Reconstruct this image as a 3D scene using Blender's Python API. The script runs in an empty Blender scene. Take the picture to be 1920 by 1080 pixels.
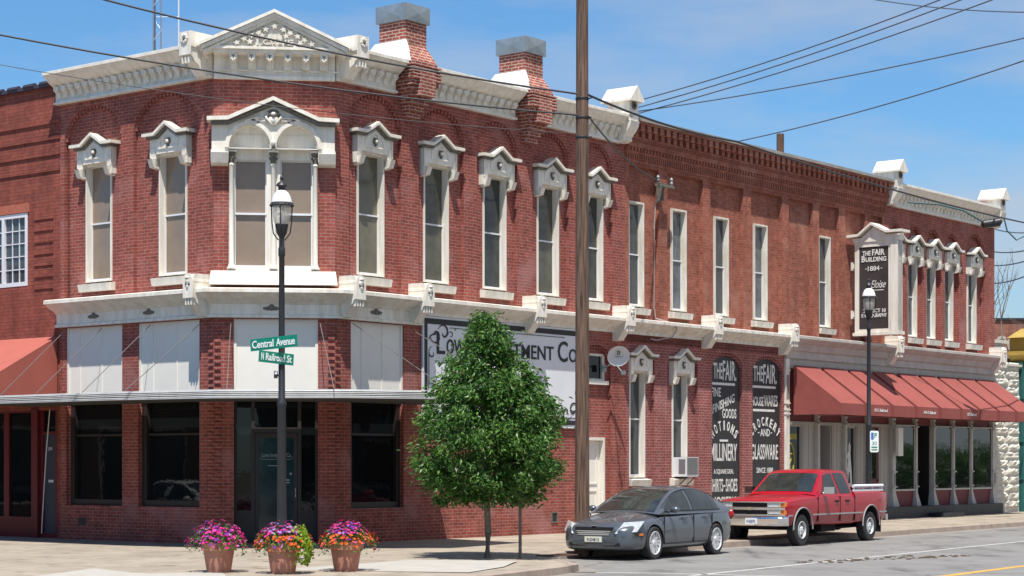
import bpy, bmesh, math, random
from math import sin, cos, pi, radians as rad
from mathutils import Vector, Matrix
random.seed(11)
scene = bpy.context.scene
C = scene.collection
# ------------------------------------------------------------------ camera
H = 1.82
cd = bpy.data.cameras.new('camera'); cam = bpy.data.objects.new('camera', cd); C.objects.link(cam)
cam.location = (0, 0, H); cam.rotation_euler = (pi/2, 0, 0)
cd.sensor_width = 36; cd.lens = 3650/1920*36
cd.shift_y = (868-540)/1920
cd.clip_end = 3000; cd.clip_start = .5
scene.camera = cam
# ------------------------------------------------------------------ world
world = bpy.data.worlds.new('World'); scene.world = world; world.use_nodes = True
SUN_EL = rad(66.5)
nt = world.node_tree; nt.nodes.clear()
def wn(t, **k):
    n = nt.nodes.new(t)
    for a, b in k.items(): setattr(n, a, b)
    return n
wo = wn('ShaderNodeOutputWorld'); bg = wn('ShaderNodeBackground'); sky = wn('ShaderNodeTexSky')
sky.sky_type = 'NISHITA'; sky.sun_disc = False; sky.sun_elevation = SUN_EL; sky.sun_rotation = pi
sky.altitude = 650; sky.air_density = 1.25; sky.dust_density = .5; sky.ozone_density = 3.0
tc = wn('ShaderNodeTexCoord'); mp = wn('ShaderNodeMapping'); mp.inputs['Scale'].default_value = (2.2, 2.2, 9)
mp.inputs['Rotation'].default_value = (0, rad(-12), 0); mp.inputs['Location'].default_value = (.35, 0, .1)
nz = wn('ShaderNodeTexNoise'); nz.inputs['Scale'].default_value = 1.6; nz.inputs['Detail'].default_value = 7; nz.inputs['Roughness'].default_value = .55
cr = wn('ShaderNodeValToRGB'); cr.color_ramp.elements[0].position = .44; cr.color_ramp.elements[1].position = .72
cr.color_ramp.elements[1].color = (.8, .8, .8, 1)
mx = wn('ShaderNodeMix', data_type='RGBA'); mx.inputs[7].default_value = (6.0, 6.3, 6.9, 1)
L = nt.links.new
L(tc.outputs['Generated'], mp.inputs[0]); L(mp.outputs[0], nz.inputs['Vector'])
sx = wn('ShaderNodeSeparateXYZ'); ma = wn('ShaderNodeMath', operation='MULTIPLY_ADD'); ma.inputs[1].default_value = .42
L(tc.outputs['Generated'], sx.inputs[0]); L(sx.outputs[0], ma.inputs[0]); L(nz.outputs[0], ma.inputs[2]); L(ma.outputs[0], cr.inputs[0])
tn = wn('ShaderNodeMix', data_type='RGBA', blend_type='MULTIPLY'); tn.inputs[0].default_value = 1; tn.inputs[7].default_value = (.74, 1.16, 1.50, 1)
L(sky.outputs[0], tn.inputs[6]); L(cr.outputs[0], mx.inputs[0]); L(tn.outputs[2], mx.inputs[6]); L(mx.outputs[2], bg.inputs[0]); L(bg.outputs[0], wo.inputs[0])
bg.inputs[1].default_value = .069
sl = bpy.data.lights.new('sun', 'SUN'); sl.energy = 5.0; sl.angle = rad(.55); sl.color = (1, .955, .89)
so = bpy.data.objects.new('sun', sl); C.objects.link(so); so.rotation_euler = (pi/2-SUN_EL, 0, 0); so.location = (0, -20, 50)
vs_ = scene.view_settings; vs_.view_transform = 'Standard'; vs_.look = 'None'; vs_.exposure = 0.43; vs_.gamma = 1
scene.render.engine = 'CYCLES'

# ------------------------------------------------------------------ materials
def _mat(name):
    m = bpy.data.materials.new(name); m.use_nodes = True
    n = m.node_tree.nodes; b = n['Principled BSDF']
    return m, m.node_tree, b
def mat(name, col, rough=.6, metal=0, vary=.0, vscale=3., bump=0, bscale=40, coat=0, spec=.5, streak=False, col2=None):
    m, t, b = _mat(name)
    b.inputs['Roughness'].default_value = rough; b.inputs['Metallic'].default_value = metal
    b.inputs['Coat Weight'].default_value = coat; b.inputs['Specular IOR Level'].default_value = spec
    b.inputs['Base Color'].default_value = (*col, 1)
    if vary or bump:
        c = t.nodes.new('ShaderNodeTexCoord')
    if vary:
        mpn = t.nodes.new('ShaderNodeMapping'); mpn.inputs['Scale'].default_value = (1, 1, .15) if streak else (1, 1, 1)
        z = t.nodes.new('ShaderNodeTexNoise'); z.inputs['Scale'].default_value = vscale; z.inputs['Detail'].default_value = 6; z.inputs['Roughness'].default_value = .65
        r = t.nodes.new('ShaderNodeValToRGB'); c2 = col2 or tuple(x*(1-vary) for x in col)
        r.color_ramp.elements[0].color = (*c2, 1); r.color_ramp.elements[1].color = (*[min(1, x*(1+vary*.35)) for x in col], 1)
        r.color_ramp.elements[0].position = .3; r.color_ramp.elements[1].position = .62
        t.links.new(c.outputs['Object'], mpn.inputs[0]); t.links.new(mpn.outputs[0], z.inputs['Vector']); t.links.new(z.outputs[0], r.inputs[0]); t.links.new(r.outputs[0], b.inputs['Base Color'])
    if bump:
        z2 = t.nodes.new('ShaderNodeTexNoise'); z2.inputs['Scale'].default_value = bscale; z2.inputs['Detail'].default_value = 4
        bp = t.nodes.new('ShaderNodeBump'); bp.inputs['Strength'].default_value = bump; bp.inputs['Distance'].default_value = .01
        t.links.new(c.outputs['Object'], z2.inputs['Vector']); t.links.new(z2.outputs[0], bp.inputs['Height']); t.links.new(bp.outputs[0], b.inputs['Normal'])
    return m
def brick(name, c1, c2, mortar, bw=.215, rh=.077, ms=.0085, patch=None, offset=.5, stain=.25):
    m, t, b = _mat(name); N = t.nodes.new
    uv = N('ShaderNodeTexCoord'); br = N('ShaderNodeTexBrick')
    br.inputs['Scale'].default_value = 1; br.inputs['Brick Width'].default_value = bw; br.inputs['Row Height'].default_value = rh
    br.inputs['Mortar Size'].default_value = ms; br.inputs['Mortar Smooth'].default_value = .25; br.inputs['Bias'].default_value = -.1
    br.offset = offset
    br.inputs['Color1'].default_value = (*c1, 1); br.inputs['Color2'].default_value = (*c2, 1); br.inputs['Mortar'].default_value = (*mortar, 1)
    nz0 = N('ShaderNodeTexNoise'); nz0.inputs['Scale'].default_value = 6; nz0.inputs['Detail'].default_value = 3
    # wobble the courses slightly
    mxv = N('ShaderNodeMix'); mxv.data_type = 'VECTOR'; mxv.inputs[0].default_value = .006
    t.links.new(uv.outputs['UV'], nz0.inputs['Vector']); t.links.new(uv.outputs['UV'], mxv.inputs[4]); t.links.new(nz0.outputs['Color'], mxv.inputs[5])
    t.links.new(mxv.outputs[1], br.inputs['Vector'])
    z = N('ShaderNodeTexNoise'); z.inputs['Scale'].default_value = .9; z.inputs['Detail'].default_value = 8; z.inputs['Roughness'].default_value = .7
    t.links.new(uv.outputs['UV'], z.inputs['Vector'])
    r = N('ShaderNodeValToRGB'); r.color_ramp.elements[0].position = .32; r.color_ramp.elements[1].position = .6
    r.color_ramp.elements[0].color = (1-stain, 1-stain, 1-stain, 1); r.color_ramp.elements[1].color = (1.08, 1.05, 1.02, 1)
    t.links.new(z.outputs[0], r.inputs[0])
    mu = N('ShaderNodeMix'); mu.data_type = 'RGBA'; mu.blend_type = 'MULTIPLY'; mu.inputs[0].default_value = 1
    t.links.new(br.outputs['Color'], mu.inputs[6]); t.links.new(r.outputs[0], mu.inputs[7])
    out = mu.outputs[2]
    # single odd bricks, darker or paler
    z3 = N('ShaderNodeTexNoise'); z3.inputs['Scale'].default_value = 7; z3.inputs['Detail'].default_value = 2
    t.links.new(uv.outputs['UV'], z3.inputs['Vector'])
    r3 = N('ShaderNodeValToRGB'); r3.color_ramp.elements[0].position = .35; r3.color_ramp.elements[1].position = .7
    r3.color_ramp.elements[0].color = (.8, .78, .78, 1); r3.color_ramp.elements[1].color = (1.15, 1.15, 1.15, 1)
    t.links.new(z3.outputs[0], r3.inputs[0])
    m3 = N('ShaderNodeMix'); m3.data_type = 'RGBA'; m3.blend_type = 'MULTIPLY'; m3.inputs[0].default_value = .8
    t.links.new(out, m3.inputs[6]); t.links.new(r3.outputs[0], m3.inputs[7]); out = m3.outputs[2]
    zs = N('ShaderNodeTexNoise'); zs.inputs['Scale'].default_value = 1; zs.inputs['Detail'].default_value = 5
    mps = N('ShaderNodeMapping'); mps.inputs['Scale'].default_value = (3.2, .22, 1); mps.inputs['Location'].default_value = (1.7, .4, 0)
    t.links.new(uv.outputs['UV'], mps.inputs[0]); t.links.new(mps.outputs[0], zs.inputs['Vector'])
    rs = N('ShaderNodeValToRGB'); rs.color_ramp.elements[0].position = .36; rs.color_ramp.elements[1].position = .60; rs.color_ramp.elements[0].color = (.66, .64, .64, 1); rs.color_ramp.elements[1].color = (1.06, 1.06, 1.06, 1)
    t.links.new(zs.outputs[0], rs.inputs[0]); ms_ = N('ShaderNodeMix'); ms_.data_type = 'RGBA'; ms_.blend_type = 'MULTIPLY'; ms_.inputs[0].default_value = .45
    t.links.new(out, ms_.inputs[6]); t.links.new(rs.outputs[0], ms_.inputs[7]); out = ms_.outputs[2]
    if patch:
        z4 = N('ShaderNodeTexNoise'); z4.inputs['Scale'].default_value = .7; z4.inputs['Detail'].default_value = 5
        mp4 = N('ShaderNodeMapping'); mp4.inputs['Location'].default_value = (3.3, 7.1, 0)
        t.links.new(uv.outputs['UV'], mp4.inputs[0]); t.links.new(mp4.outputs[0], z4.inputs['Vector'])
        r4 = N('ShaderNodeValToRGB'); r4.color_ramp.elements[0].position = .55; r4.color_ramp.elements[1].position = .68; r4.color_ramp.elements[1].color = (.45, .45, .45, 1)
        t.links.new(z4.outputs[0], r4.inputs[0])
        m4 = N('ShaderNodeMix'); m4.data_type = 'RGBA'; m4.inputs[7].default_value = (*patch, 1)
        t.links.new(r4.outputs[0], m4.inputs[0]); t.links.new(out, m4.inputs[6]); out = m4.outputs[2]
    t.links.new(out, b.inputs['Base Color'])
    bp = N('ShaderNodeBump'); bp.inputs['Strength'].default_value = .6; bp.inputs['Distance'].default_value = .006; bp.invert = True
    t.links.new(br.outputs['Fac'], bp.inputs['Height']); t.links.new(bp.outputs[0], b.inputs['Normal'])
    b.inputs['Roughness'].default_value = .85; b.inputs['Specular IOR Level'].default_value = .25
    return m
BR1 = brick('red_brick', (.33, .086, .066), (.235, .06, .05), (.36, .205, .17), patch=(.40, .21, .20))
BRC = brick('chimney_brick', (.33, .09, .06), (.25, .06, .045), (.52, .38, .32), ms=.013)
BR2 = brick('orange_brick', (.36, .122, .08), (.26, .078, .055), (.34, .19, .14), bw=.21, rh=.075, ms=.006, patch=(.42, .22, .16))
BR3 = brick('neighbour_brick', (.30, .085, .06), (.245, .068, .05), (.15, .055, .045), bw=.4, rh=.085, ms=.008)
BR4 = brick('mauve_brick', (.31, .092, .084), (.24, .07, .066), (.42, .26, .235), patch=(.4, .22, .22))
BR5 = brick('old_brick', (.30, .11, .07), (.24, .09, .06), (.33, .22, .17))
WHT = mat('cream_paint', (.78, .745, .67), .55, vary=.08, vscale=5.5, bump=.3, bscale=22, streak=True, col2=(.62, .56, .46))
WHT2 = mat('weathered_paint', (.74, .71, .64), .6, vary=.24, vscale=7, bump=.4, bscale=26, col2=(.50, .45, .36), streak=True)
PNL = mat('cream_panel', (.78, .745, .67), .6, vary=.04, vscale=2, bump=.1, bscale=6)
GRM = mat('grimy_moulding', (.15, .14, .115), .8, vary=.5, vscale=18, bump=.5)
GRYP = mat('grey_paint', (.40, .37, .33), .7, vary=.15, vscale=3, streak=True)
DRK = mat('dark_metal', (.02, .021, .024), .45)
BLK = mat('black_paint', (.028, .028, .03), .6, vary=.3, vscale=6)
SGW = mat('sign_white', (.70, .71, .74), .5, vary=.06, vscale=.8)
LTR = mat('white_lettering', (.72, .70, .66), .6, vary=.25, vscale=12)
BLT = mat('black_lettering', (.02, .02, .022), .6)
GAL = mat('galvanised', (.30, .34, .36), .45, metal=.55, vary=.2, vscale=4)
ALU = mat('aluminium_fascia', (.55, .55, .54), .45, metal=.3, vary=.15, vscale=3, streak=False)
TAN = mat('window_blind_tan', (.27, .20, .145), .9, vary=.07, vscale=4)
def glassmat(name, col, rough=.03, spec=.5, vary=.0, vscale=1.2):
    m = mat(name, col, rough, spec=spec, vary=vary, vscale=vscale, bump=.18, bscale=1.7)
    return m
GTAN = glassmat('glass_before_tan_blind', (.255, .19, .14), .12, vary=.12, vscale=1.6)
GOLV = glassmat('glass_before_drawn_shade', (.105, .10, .075), .06, spec=.5, vary=.6, vscale=.8)
GBLU = glassmat('glass_grey_blue', (.06, .065, .07), .05, spec=.7, vary=.3, vscale=1.3)
GSHR = glassmat('shop_glass_bright', (.008, .010, .011), .02, spec=1.0, vary=.4, vscale=1)
GSHP = glassmat('shop_glass', (.006, .008, .009), .02, spec=.4, vary=.4, vscale=1)
GTEAL = glassmat('teal_door_glass', (.012, .045, .055), .08, spec=.5, vary=.6, vscale=1.5)
FRM = mat('dark_bronze_frame', (.022, .017, .016), .5)
TER = mat('terracotta', (.44, .20, .14), .8, vary=.22, vscale=5, bump=.2)
SOIL = mat('soil', (.05, .035, .025), 1)
AWN = mat('awning_canvas', (.27, .066, .054), .85, vary=.16, vscale=1.6, bump=.9, bscale=2.2)
AWN2 = mat('awning_valance', (.40, .085, .08), .85, vary=.1, vscale=1.5)
REDP = mat('red_trim', (.12, .010, .014), .5, vary=.15)  # red darkened so the colour itself carries the canopy's shade
MARN = mat('maroon_panel', (.17, .028, .03), .6, vary=.15)
CON = mat('sidewalk_concrete', (.50, .42, .33), .9, vary=.2, vscale=.7, bump=.25, bscale=60)
CON2 = mat('pale_concrete', (.40, .375, .33), .9, vary=.1, vscale=2, bump=.2, bscale=60)
KRB = mat('kerb_concrete', (.33, .265, .215), .9, vary=.25, vscale=2.5, bump=.3)
GUT = mat('gutter_concrete', (.25, .225, .2), .9, vary=.25, vscale=1.2, bump=.3)
JNT = mat('joint_dirt', (.26, .21, .16), 1)
PLAT = mat('black_step_paint', (.02, .022, .028), .5, vary=.5, vscale=4)
STONE = mat('rock_face_paint', (.60, .57, .49), .75, vary=.12, vscale=4, bump=.9, bscale=14)
GOLD = mat('gold_paint', (.42, .28, .06), .6, vary=.15)
TEALP = mat('teal_paint', (.015, .11, .10), .6, vary=.2)
SIDEG = mat('grey_side_wall', (.36, .34, .31), .8, vary=.15)
GRN = mat('street_sign_green', (.0, .20, .13), .45)
STRK = mat('street_sign_white', (.8, .82, .8), .4)
WOOD, _t, _b = _mat('pole_wood')
def _wood():
    N = _t.nodes.new; c = N('ShaderNodeTexCoord'); mpp = N('ShaderNodeMapping'); mpp.inputs['Scale'].default_value = (14, 14, .7)
    z = N('ShaderNodeTexNoise'); z.inputs['Scale'].default_value = 2; z.inputs['Detail'].default_value = 7
    r = N('ShaderNodeValToRGB'); r.color_ramp.elements[0].color = (.045, .027, .018, 1); r.color_ramp.elements[1].color = (.185, .11, .075, 1)
    r.color_ramp.elements[0].position = .33; r.color_ramp.elements[1].position = .65
    bp = N('ShaderNodeBump'); bp.inputs['Strength'].default_value = .6; bp.inputs['Distance'].default_value = .02
    l = _t.links.new; l(c.outputs['Object'], mpp.inputs[0]); l(mpp.outputs[0], z.inputs['Vector']); l(z.outputs[0], r.inputs[0]); l(r.outputs[0], _b.inputs['Base Color']); l(z.outputs[0], bp.inputs['Height']); l(bp.outputs[0], _b.inputs['Normal'])
    _b.inputs['Roughness'].default_value = .9
_wood()
BARK = mat('bark', (.20, .155, .12), .9, vary=.4, vscale=14, bump=.5)
def leafmat(name, col, gl=.35, tr=.25):
    m, t, b = _mat(name); b.inputs['Base Color'].default_value = (*col, 1); b.inputs['Roughness'].default_value = gl
    b.inputs['Specular IOR Level'].default_value = .35
    tr_ = t.nodes.new('ShaderNodeBsdfTranslucent'); tr_.inputs[0].default_value = (col[0]*1.6, col[1]*1.5, col[2]*.6, 1)
    ms = t.nodes.new('ShaderNodeMixShader'); ms.inputs[0].default_value = tr
    o = t.nodes['Material Output']; t.links.new(b.outputs[0], ms.inputs[1]); t.links.new(tr_.outputs[0], ms.inputs[2]); t.links.new(ms.outputs[0], o.inputs[0])
    return m
LEAF = [leafmat('leaf_dark', (.03, .085, .018), .42), leafmat('leaf_mid', (.06, .15, .028), .4), leafmat('leaf_light', (.125, .235, .05), .38), leafmat('leaf_bronze', (.10, .085, .035))]

# ------------------------------------------------------------------ mesh builder
def curve_plate(loops, thick):
    cu = bpy.data.curves.new('tmp', 'CURVE'); cu.dimensions = '2D'; cu.fill_mode = 'BOTH'; cu.extrude = thick/2
    for lp in loops:
        s = cu.splines.new('POLY'); s.points.add(len(lp)-1)
        for i, p in enumerate(lp): s.points[i].co = (p[0], p[1], 0, 1)
        s.use_cyclic_u = True
    o = bpy.data.objects.new('tmp', cu)
    me = o.to_mesh(); v = [tuple(x.co) for x in me.vertices]; f = [tuple(p.vertices) for p in me.polygons]
    o.to_mesh_clear(); bpy.data.objects.remove(o); bpy.data.curves.remove(cu)
    return v, f
_txt = {}
def text_geo(body, thick=.01, bold=0.0, shear=0.0):
    k = (body, thick, bold, shear)
    if k in _txt: return _txt[k]
    cu = bpy.data.curves.new('tmp', 'FONT'); cu.body = body; cu.size = 1; cu.extrude = thick/2; cu.offset = bold; cu.shear = shear; cu.resolution_u = 3
    o = bpy.data.objects.new('tmp', cu); C.objects.link(o); bpy.context.view_layer.update()
    me = o.to_mesh(); v = [tuple(x.co) for x in me.vertices]; f = [tuple(p.vertices) for p in me.polygons]
    o.to_mesh_clear(); bpy.data.objects.remove(o); bpy.data.curves.remove(cu)
    _txt[k] = (v, f); return v, f
class MB:
    def __init__(s): s.v = []; s.f = []; s.m = []
    def add(s, v, f, m=0):
        b = len(s.v); s.v += [tuple(x) for x in v]; s.f += [tuple(b+i for i in q) for q in f]; s.m += [m]*len(f)
    def box(s, x0, x1, y0, y1, z0, z1, m=0, tw=None):
        v = [(x, y, z) for z in (z0, z1) for y in (y0, y1) for x in (x0, x1)]
        s.add(v, [(0, 2, 3, 1), (4, 5, 7, 6), (0, 1, 5, 4), (2, 6, 7, 3), (0, 4, 6, 2), (1, 3, 7, 5)], m)
    def hexa(s, p, m=0):   # 8 points: bottom 4 ccw, top 4 ccw
        s.add(p, [(0, 3, 2, 1), (4, 5, 6, 7), (0, 1, 5, 4), (1, 2, 6, 5), (2, 3, 7, 6), (3, 0, 4, 7)], m)
    def plate(s, outer, holes, y0, y1, m=0):   # outline in (x,z), thickness along y
        v, f = curve_plate([outer]+list(holes), abs(y1-y0)); ym = (y0+y1)/2
        s.add([(a, ym+c, b) for a, b, c in v], f, m)
    def slab(s, outer, z0, z1, m=0):
        v, f = curve_plate([outer], abs(z1-z0)); zm = (z0+z1)/2
        s.add([(a, b, zm+c) for a, b, c in v], f, m)
    def prism_x(s, prof, x0, x1, m=0):   # profile (y,z) along x
        n = len(prof); v = [(x0, y, z) for y, z in prof]+[(x1, y, z) for y, z in prof]
        f = [(i, (i+1) % n, n+(i+1) % n, n+i) for i in range(n)]+[tuple(range(n))[::-1], tuple(range(n, 2*n))]
        s.add(v, f, m)
    def sweep(s, path, prof, m=0, z=0):   # outward is (dy,-dx); closed profile (out,z)
        n = len(prof); P = []
        for i, p in enumerate(path):
            p = Vector(p)
            d0 = (p-Vector(path[i-1])).normalized() if i else None
            d1 = (Vector(path[i+1])-p).normalized() if i < len(path)-1 else None
            if d0 is None: nn = Vector((d1.y, -d1.x))
            elif d1 is None: nn = Vector((d0.y, -d0.x))
            else:
                a = Vector((d0.y, -d0.x)); b = Vector((d1.y, -d1.x)); nn = (a+b); nn = nn/(nn.dot(a))
            P += [(p.x+nn.x*o, p.y+nn.y*o, zz+z) for o, zz in prof]
        f = []
        for i in range(len(path)-1):
            for j in range(n): f.append((i*n+j, i*n+(j+1) % n, (i+1)*n+(j+1) % n, (i+1)*n+j))
        f += [tuple(range(n))[::-1], tuple(range((len(path)-1)*n, len(path)*n))]
        s.add(P, f, m)
    def lathe(s, prof, cx=0, cy=0, cz=0, n=16, m=0, sx=1, sy=1, caps=True):
        k = len(prof); v = []
        for r, z in prof: v += [(cx+r*cos(2*pi*i/n)*sx, cy+r*sin(2*pi*i/n)*sy, cz+z) for i in range(n)]
        f = [(j*n+i, j*n+(i+1) % n, (j+1)*n+(i+1) % n, (j+1)*n+i) for j in range(k-1) for i in range(n)]
        if caps: f += [tuple(range(n))[::-1], tuple(range((k-1)*n, k*n))]
        s.add(v, f, m)
    def tube(s, pts, r, n=8, m=0):
        pts = [Vector(p) for p in pts]; v = []; R = r if hasattr(r, '__len__') else [r]*len(pts)
        up = Vector((0, 0, 1))
        for i, p in enumerate(pts):
            d = (pts[min(i+1, len(pts)-1)]-pts[max(i-1, 0)]).normalized()
            a = d.cross(up); a = a.normalized() if a.length > 1e-4 else Vector((1, 0, 0)); b = a.cross(d)
            v += [p+(a*cos(2*pi*k/n)+b*sin(2*pi*k/n))*R[i] for k in range(n)]
        f = [(j*n+i, j*n+(i+1) % n, (j+1)*n+(i+1) % n, (j+1)*n+i) for j in range(len(pts)-1) for i in range(n)]
        f += [tuple(range(n))[::-1], tuple(range((len(pts)-1)*n, len(pts)*n))]
        s.add(v, f, m)
    def ball(s, c, r, m=0, n=10, k=6, sz=1, sx=1, sy=1):
        s.lathe([(max(r*sin(pi*i/k), 1e-4), -r*cos(pi*i/k)*sz) for i in range(k+1)], c[0], c[1], c[2], n, m, sx, sy)
    def text(s, body, x0, x1, z0, z1, y, m=0, bold=0.0, thick=.012, shear=0., flip=False, keep=False):
        v, f = text_geo(body, thick, bold, shear)
        ax = min(p[0] for p in v); bx = max(p[0] for p in v); ay = min(p[1] for p in v); by = max(p[1] for p in v)
        s.add([(x0+(p[0]-ax)/(bx-ax)*(x1-x0), y-thick/2+p[2], z0+(p[1]-ay)/(by-ay)*(z1-z0)) for p in v], f, m)
    def arctext(s, body, cx, cz, R, a0, a1, h, w, y, m=0, bold=0.0):
        n = len(body)
        for i, ch in enumerate(body):
            if ch == ' ': continue
            v, f = text_geo(ch, .012, bold); ax = min(p[0] for p in v); bx = max(p[0] for p in v); ay = min(p[1] for p in v); by = max(p[1] for p in v)
            a = a0+(a1-a0)*i/(n-1); ww = w*(.45 if ch == 'I' else 1)
            q = []
            for p in v:
                lx = ((p[0]-ax)/max(bx-ax, 1e-5)-.5)*ww; lz = (p[1]-ay)/(by-ay)*h
                q.append((cx+sin(a)*(R+lz)+cos(a)*lx, y-.006+p[2], cz+cos(a)*(R+lz)-sin(a)*lx))
            s.add(q, f, m)
    def mul(s, M, i0=0):
        s.v = s.v[:i0]+[tuple(M @ Vector(p)) for p in s.v[i0:]]
    def obj(s, name, mats, parent=None, loc=(0, 0, 0), rot=0, smooth=True, ang=32, recalc=True):
        me = bpy.data.meshes.new(name); me.from_pydata(s.v, [], s.f)
        if not isinstance(mats, (list, tuple)): mats = [mats]
        for q in mats: me.materials.append(q)
        me.polygons.foreach_set('material_index', s.m)
        if recalc:
            bm = bmesh.new(); bm.from_mesh(me); bmesh.ops.recalc_face_normals(bm, faces=bm.faces); bm.to_mesh(me); bm.free()
        uv = me.uv_layers.new(name='uv'); co = me.vertices
        for p in me.polygons:
            n = p.normal; a = (abs(n.x), abs(n.y), abs(n.z))
            for li in p.loop_indices:
                c = co[me.loops[li].vertex_index].co
                uv.data[li].uv = (c.x, c.y) if a[2] > .75 else ((c.x, c.z) if a[1] >= a[0] else (c.y, c.z))
        if smooth:
            me.polygons.foreach_set('use_smooth', [True]*len(me.polygons)); me.set_sharp_from_angle(angle=rad(ang))
        me.update()
        o = bpy.data.objects.new(name, me); C.objects.link(o); o.location = loc; o.rotation_euler = (0, 0, rot)
        if parent: o.parent = parent
        return o
def tag(o, label=None, cat=None, group=None, kind=None):
    if label: o['label'] = label
    if cat: o['category'] = cat
    if group: o['group'] = group
    if kind: o['kind'] = kind
    return o
def empty(name, loc=(0, 0, 0), rot=0, label=None, cat=None, group=None):
    o = bpy.data.objects.new(name, None); o.empty_display_size = .3; C.objects.link(o); o.location = loc; o.rotation_euler = (0, 0, rot)
    return tag(o, label, cat, group)
def kids(o): return [x for x in bpy.data.objects if x.parent == o]
def copy_tree(o, parent=None, loc=None, rot=None):
    ch = kids(o); c = o.copy(); C.objects.link(c); c.parent = parent
    if loc is not None: c.location = loc
    if rot is not None: c.rotation_euler = (0, 0, rot)
    for k in ch: copy_tree(k, c)
    return c
# ------------------------------------------------------------------ street frame: s along the long facade, out towards the street
A = rad(51.6); O = Vector((-3.975, 43.7)); dR = Vector((cos(A), sin(A))); nR = Vector((sin(A), -cos(A)))
def W(s, out, z=0.0): p = O+dR*s+nR*out; return (p.x, p.y, z)
def SO(x, y): v = Vector((x, y))-O; return (v.dot(dR), v.dot(nR))
LC = (-1.9014, 1.9014)           # left end of the chamfer, in the street frame (y inward)
def FR(fr, s, y=0, z=0, sh=0):   # position + rotation of a point of a facade inside a building's own frame
    if fr == 'R': return (s-sh, y, z), 0
    if fr == 'C': a = -pi/4
    else: a = -pi/2
    return (LC[0]+s*cos(a)-y*sin(a), LC[1]+s*sin(a)+y*cos(a), z), a

# ------------------------------------------------------------------ ground
zr = -.22
g = MB(); g.add([(-900, -300, zr-.02), (900, -300, zr-.02), (900, 1800, zr-.02), (-900, 1800, zr-.02)], [(0, 1, 2, 3)])
tag(g.obj('ground', mat('far_ground', (.14, .13, .09), 1, vary=.2, vscale=.05)), kind='structure')
def asphalt():
    m, t, b = _mat('asphalt'); N = t.nodes.new; l = t.links.new; c = N('ShaderNodeTexCoord')
    z = N('ShaderNodeTexNoise'); z.inputs['Scale'].default_value = .5; z.inputs['Detail'].default_value = 8; z.inputs['Roughness'].default_value = .7
    r = N('ShaderNodeValToRGB'); r.color_ramp.elements[0].color = (.175, .168, .158, 1); r.color_ramp.elements[1].color = (.235, .228, .215, 1); r.color_ramp.elements[0].position = .35; r.color_ramp.elements[1].position = .65
    z2 = N('ShaderNodeTexNoise'); z2.inputs['Scale'].default_value = 90; z2.inputs['Detail'].default_value = 2
    r2 = N('ShaderNodeValToRGB'); r2.color_ramp.elements[0].color = (.75, .75, .75, 1); r2.color_ramp.elements[1].color = (1.2, 1.2, 1.2, 1)
    mu = N('ShaderNodeMix'); mu.data_type = 'RGBA'; mu.blend_type = 'MULTIPLY'; mu.inputs[0].default_value = 1
    v = N('ShaderNodeTexVoronoi'); v.feature = 'DISTANCE_TO_EDGE'; v.inputs['Scale'].default_value = .22
    nv = N('ShaderNodeTexNoise'); nv.inputs['Scale'].default_value = 1.5; mv = N('ShaderNodeMix'); mv.data_type = 'VECTOR'; mv.inputs[0].default_value = .25
    rv = N('ShaderNodeValToRGB'); rv.color_ramp.elements[0].color = (.45, .43, .42, 1); rv.color_ramp.elements[1].position = .010; rv.color_ramp.elements[1].color = (1, 1, 1, 1)
    mu2 = N('ShaderNodeMix'); mu2.data_type = 'RGBA'; mu2.blend_type = 'MULTIPLY'; mu2.inputs[0].default_value = .8
    l(c.outputs['Object'], z.inputs['Vector']); l(c.outputs['Object'], z2.inputs['Vector']); l(c.outputs['Object'], nv.inputs['Vector'])
    l(c.outputs['Object'], mv.inputs[4]); l(nv.outputs['Color'], mv.inputs[5]); l(mv.outputs[1], v.inputs['Vector']); l(v.outputs[0], rv.inputs[0])
    l(z.outputs[0], r.inputs[0]); l(z2.outputs[0], r2.inputs[0]); l(r.outputs[0], mu.inputs[6]); l(r2.outputs[0], mu.inputs[7])
    l(mu.outputs[2], mu2.inputs[6]); l(rv.outputs[0], mu2.inputs[7]); zo = N('ShaderNodeTexNoise'); zo.inputs['Scale'].default_value = 1.1; zo.inputs['Detail'].default_value = 5; mo = N('ShaderNodeMapping'); mo.inputs['Scale'].default_value = (1, .35, 1); mo.inputs['Rotation'].default_value = (0, 0, rad(33))
    ro = N('ShaderNodeValToRGB'); ro.color_ramp.elements[0].position = .56; ro.color_ramp.elements[0].color = (1, 1, 1, 1); ro.color_ramp.elements[1].position = .70; ro.color_ramp.elements[1].color = (.60, .59, .58, 1)
    mu3 = N('ShaderNodeMix'); mu3.data_type = 'RGBA'; mu3.blend_type = 'MULTIPLY'; mu3.inputs[0].default_value = 1
    l(c.outputs['Object'], mo.inputs[0]); l(mo.outputs[0], zo.inputs['Vector']); l(zo.outputs[0], ro.inputs[0]); l(mu2.outputs[2], mu3.inputs[6]); l(ro.outputs[0], mu3.inputs[7]); l(mu3.outputs[2], b.inputs['Base Color'])
    b.inputs['Roughness'].default_value = .85
    return m
g = MB(); g.add([(-120, -30, zr), (200, -30, zr), (200, 260, zr), (-120, 260, zr)], [(0, 1, 2, 3)])
tag(g.obj('road', asphalt()), kind='structure')
inner = [W(90, 0), W(11, 0), W(1, 0), W(0, 0), W(0, 0), W(0, 0), (-6.646, 43.39, 0), (-14.5, 49.6, 0), (-54, 80.8, 0)]
outer = [W(90, .9, -.08), W(11, 5.1, -.08), W(.9, 5.5, -.08), W(-1.3, 7.3, -.08), W(-2.35, 8.5, -.08), W(-3.3, 8.85, -.08), (-.35, 33.0, -.08), (-6, 30.2, -.08), (-60, 29.5, -.08)]
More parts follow.
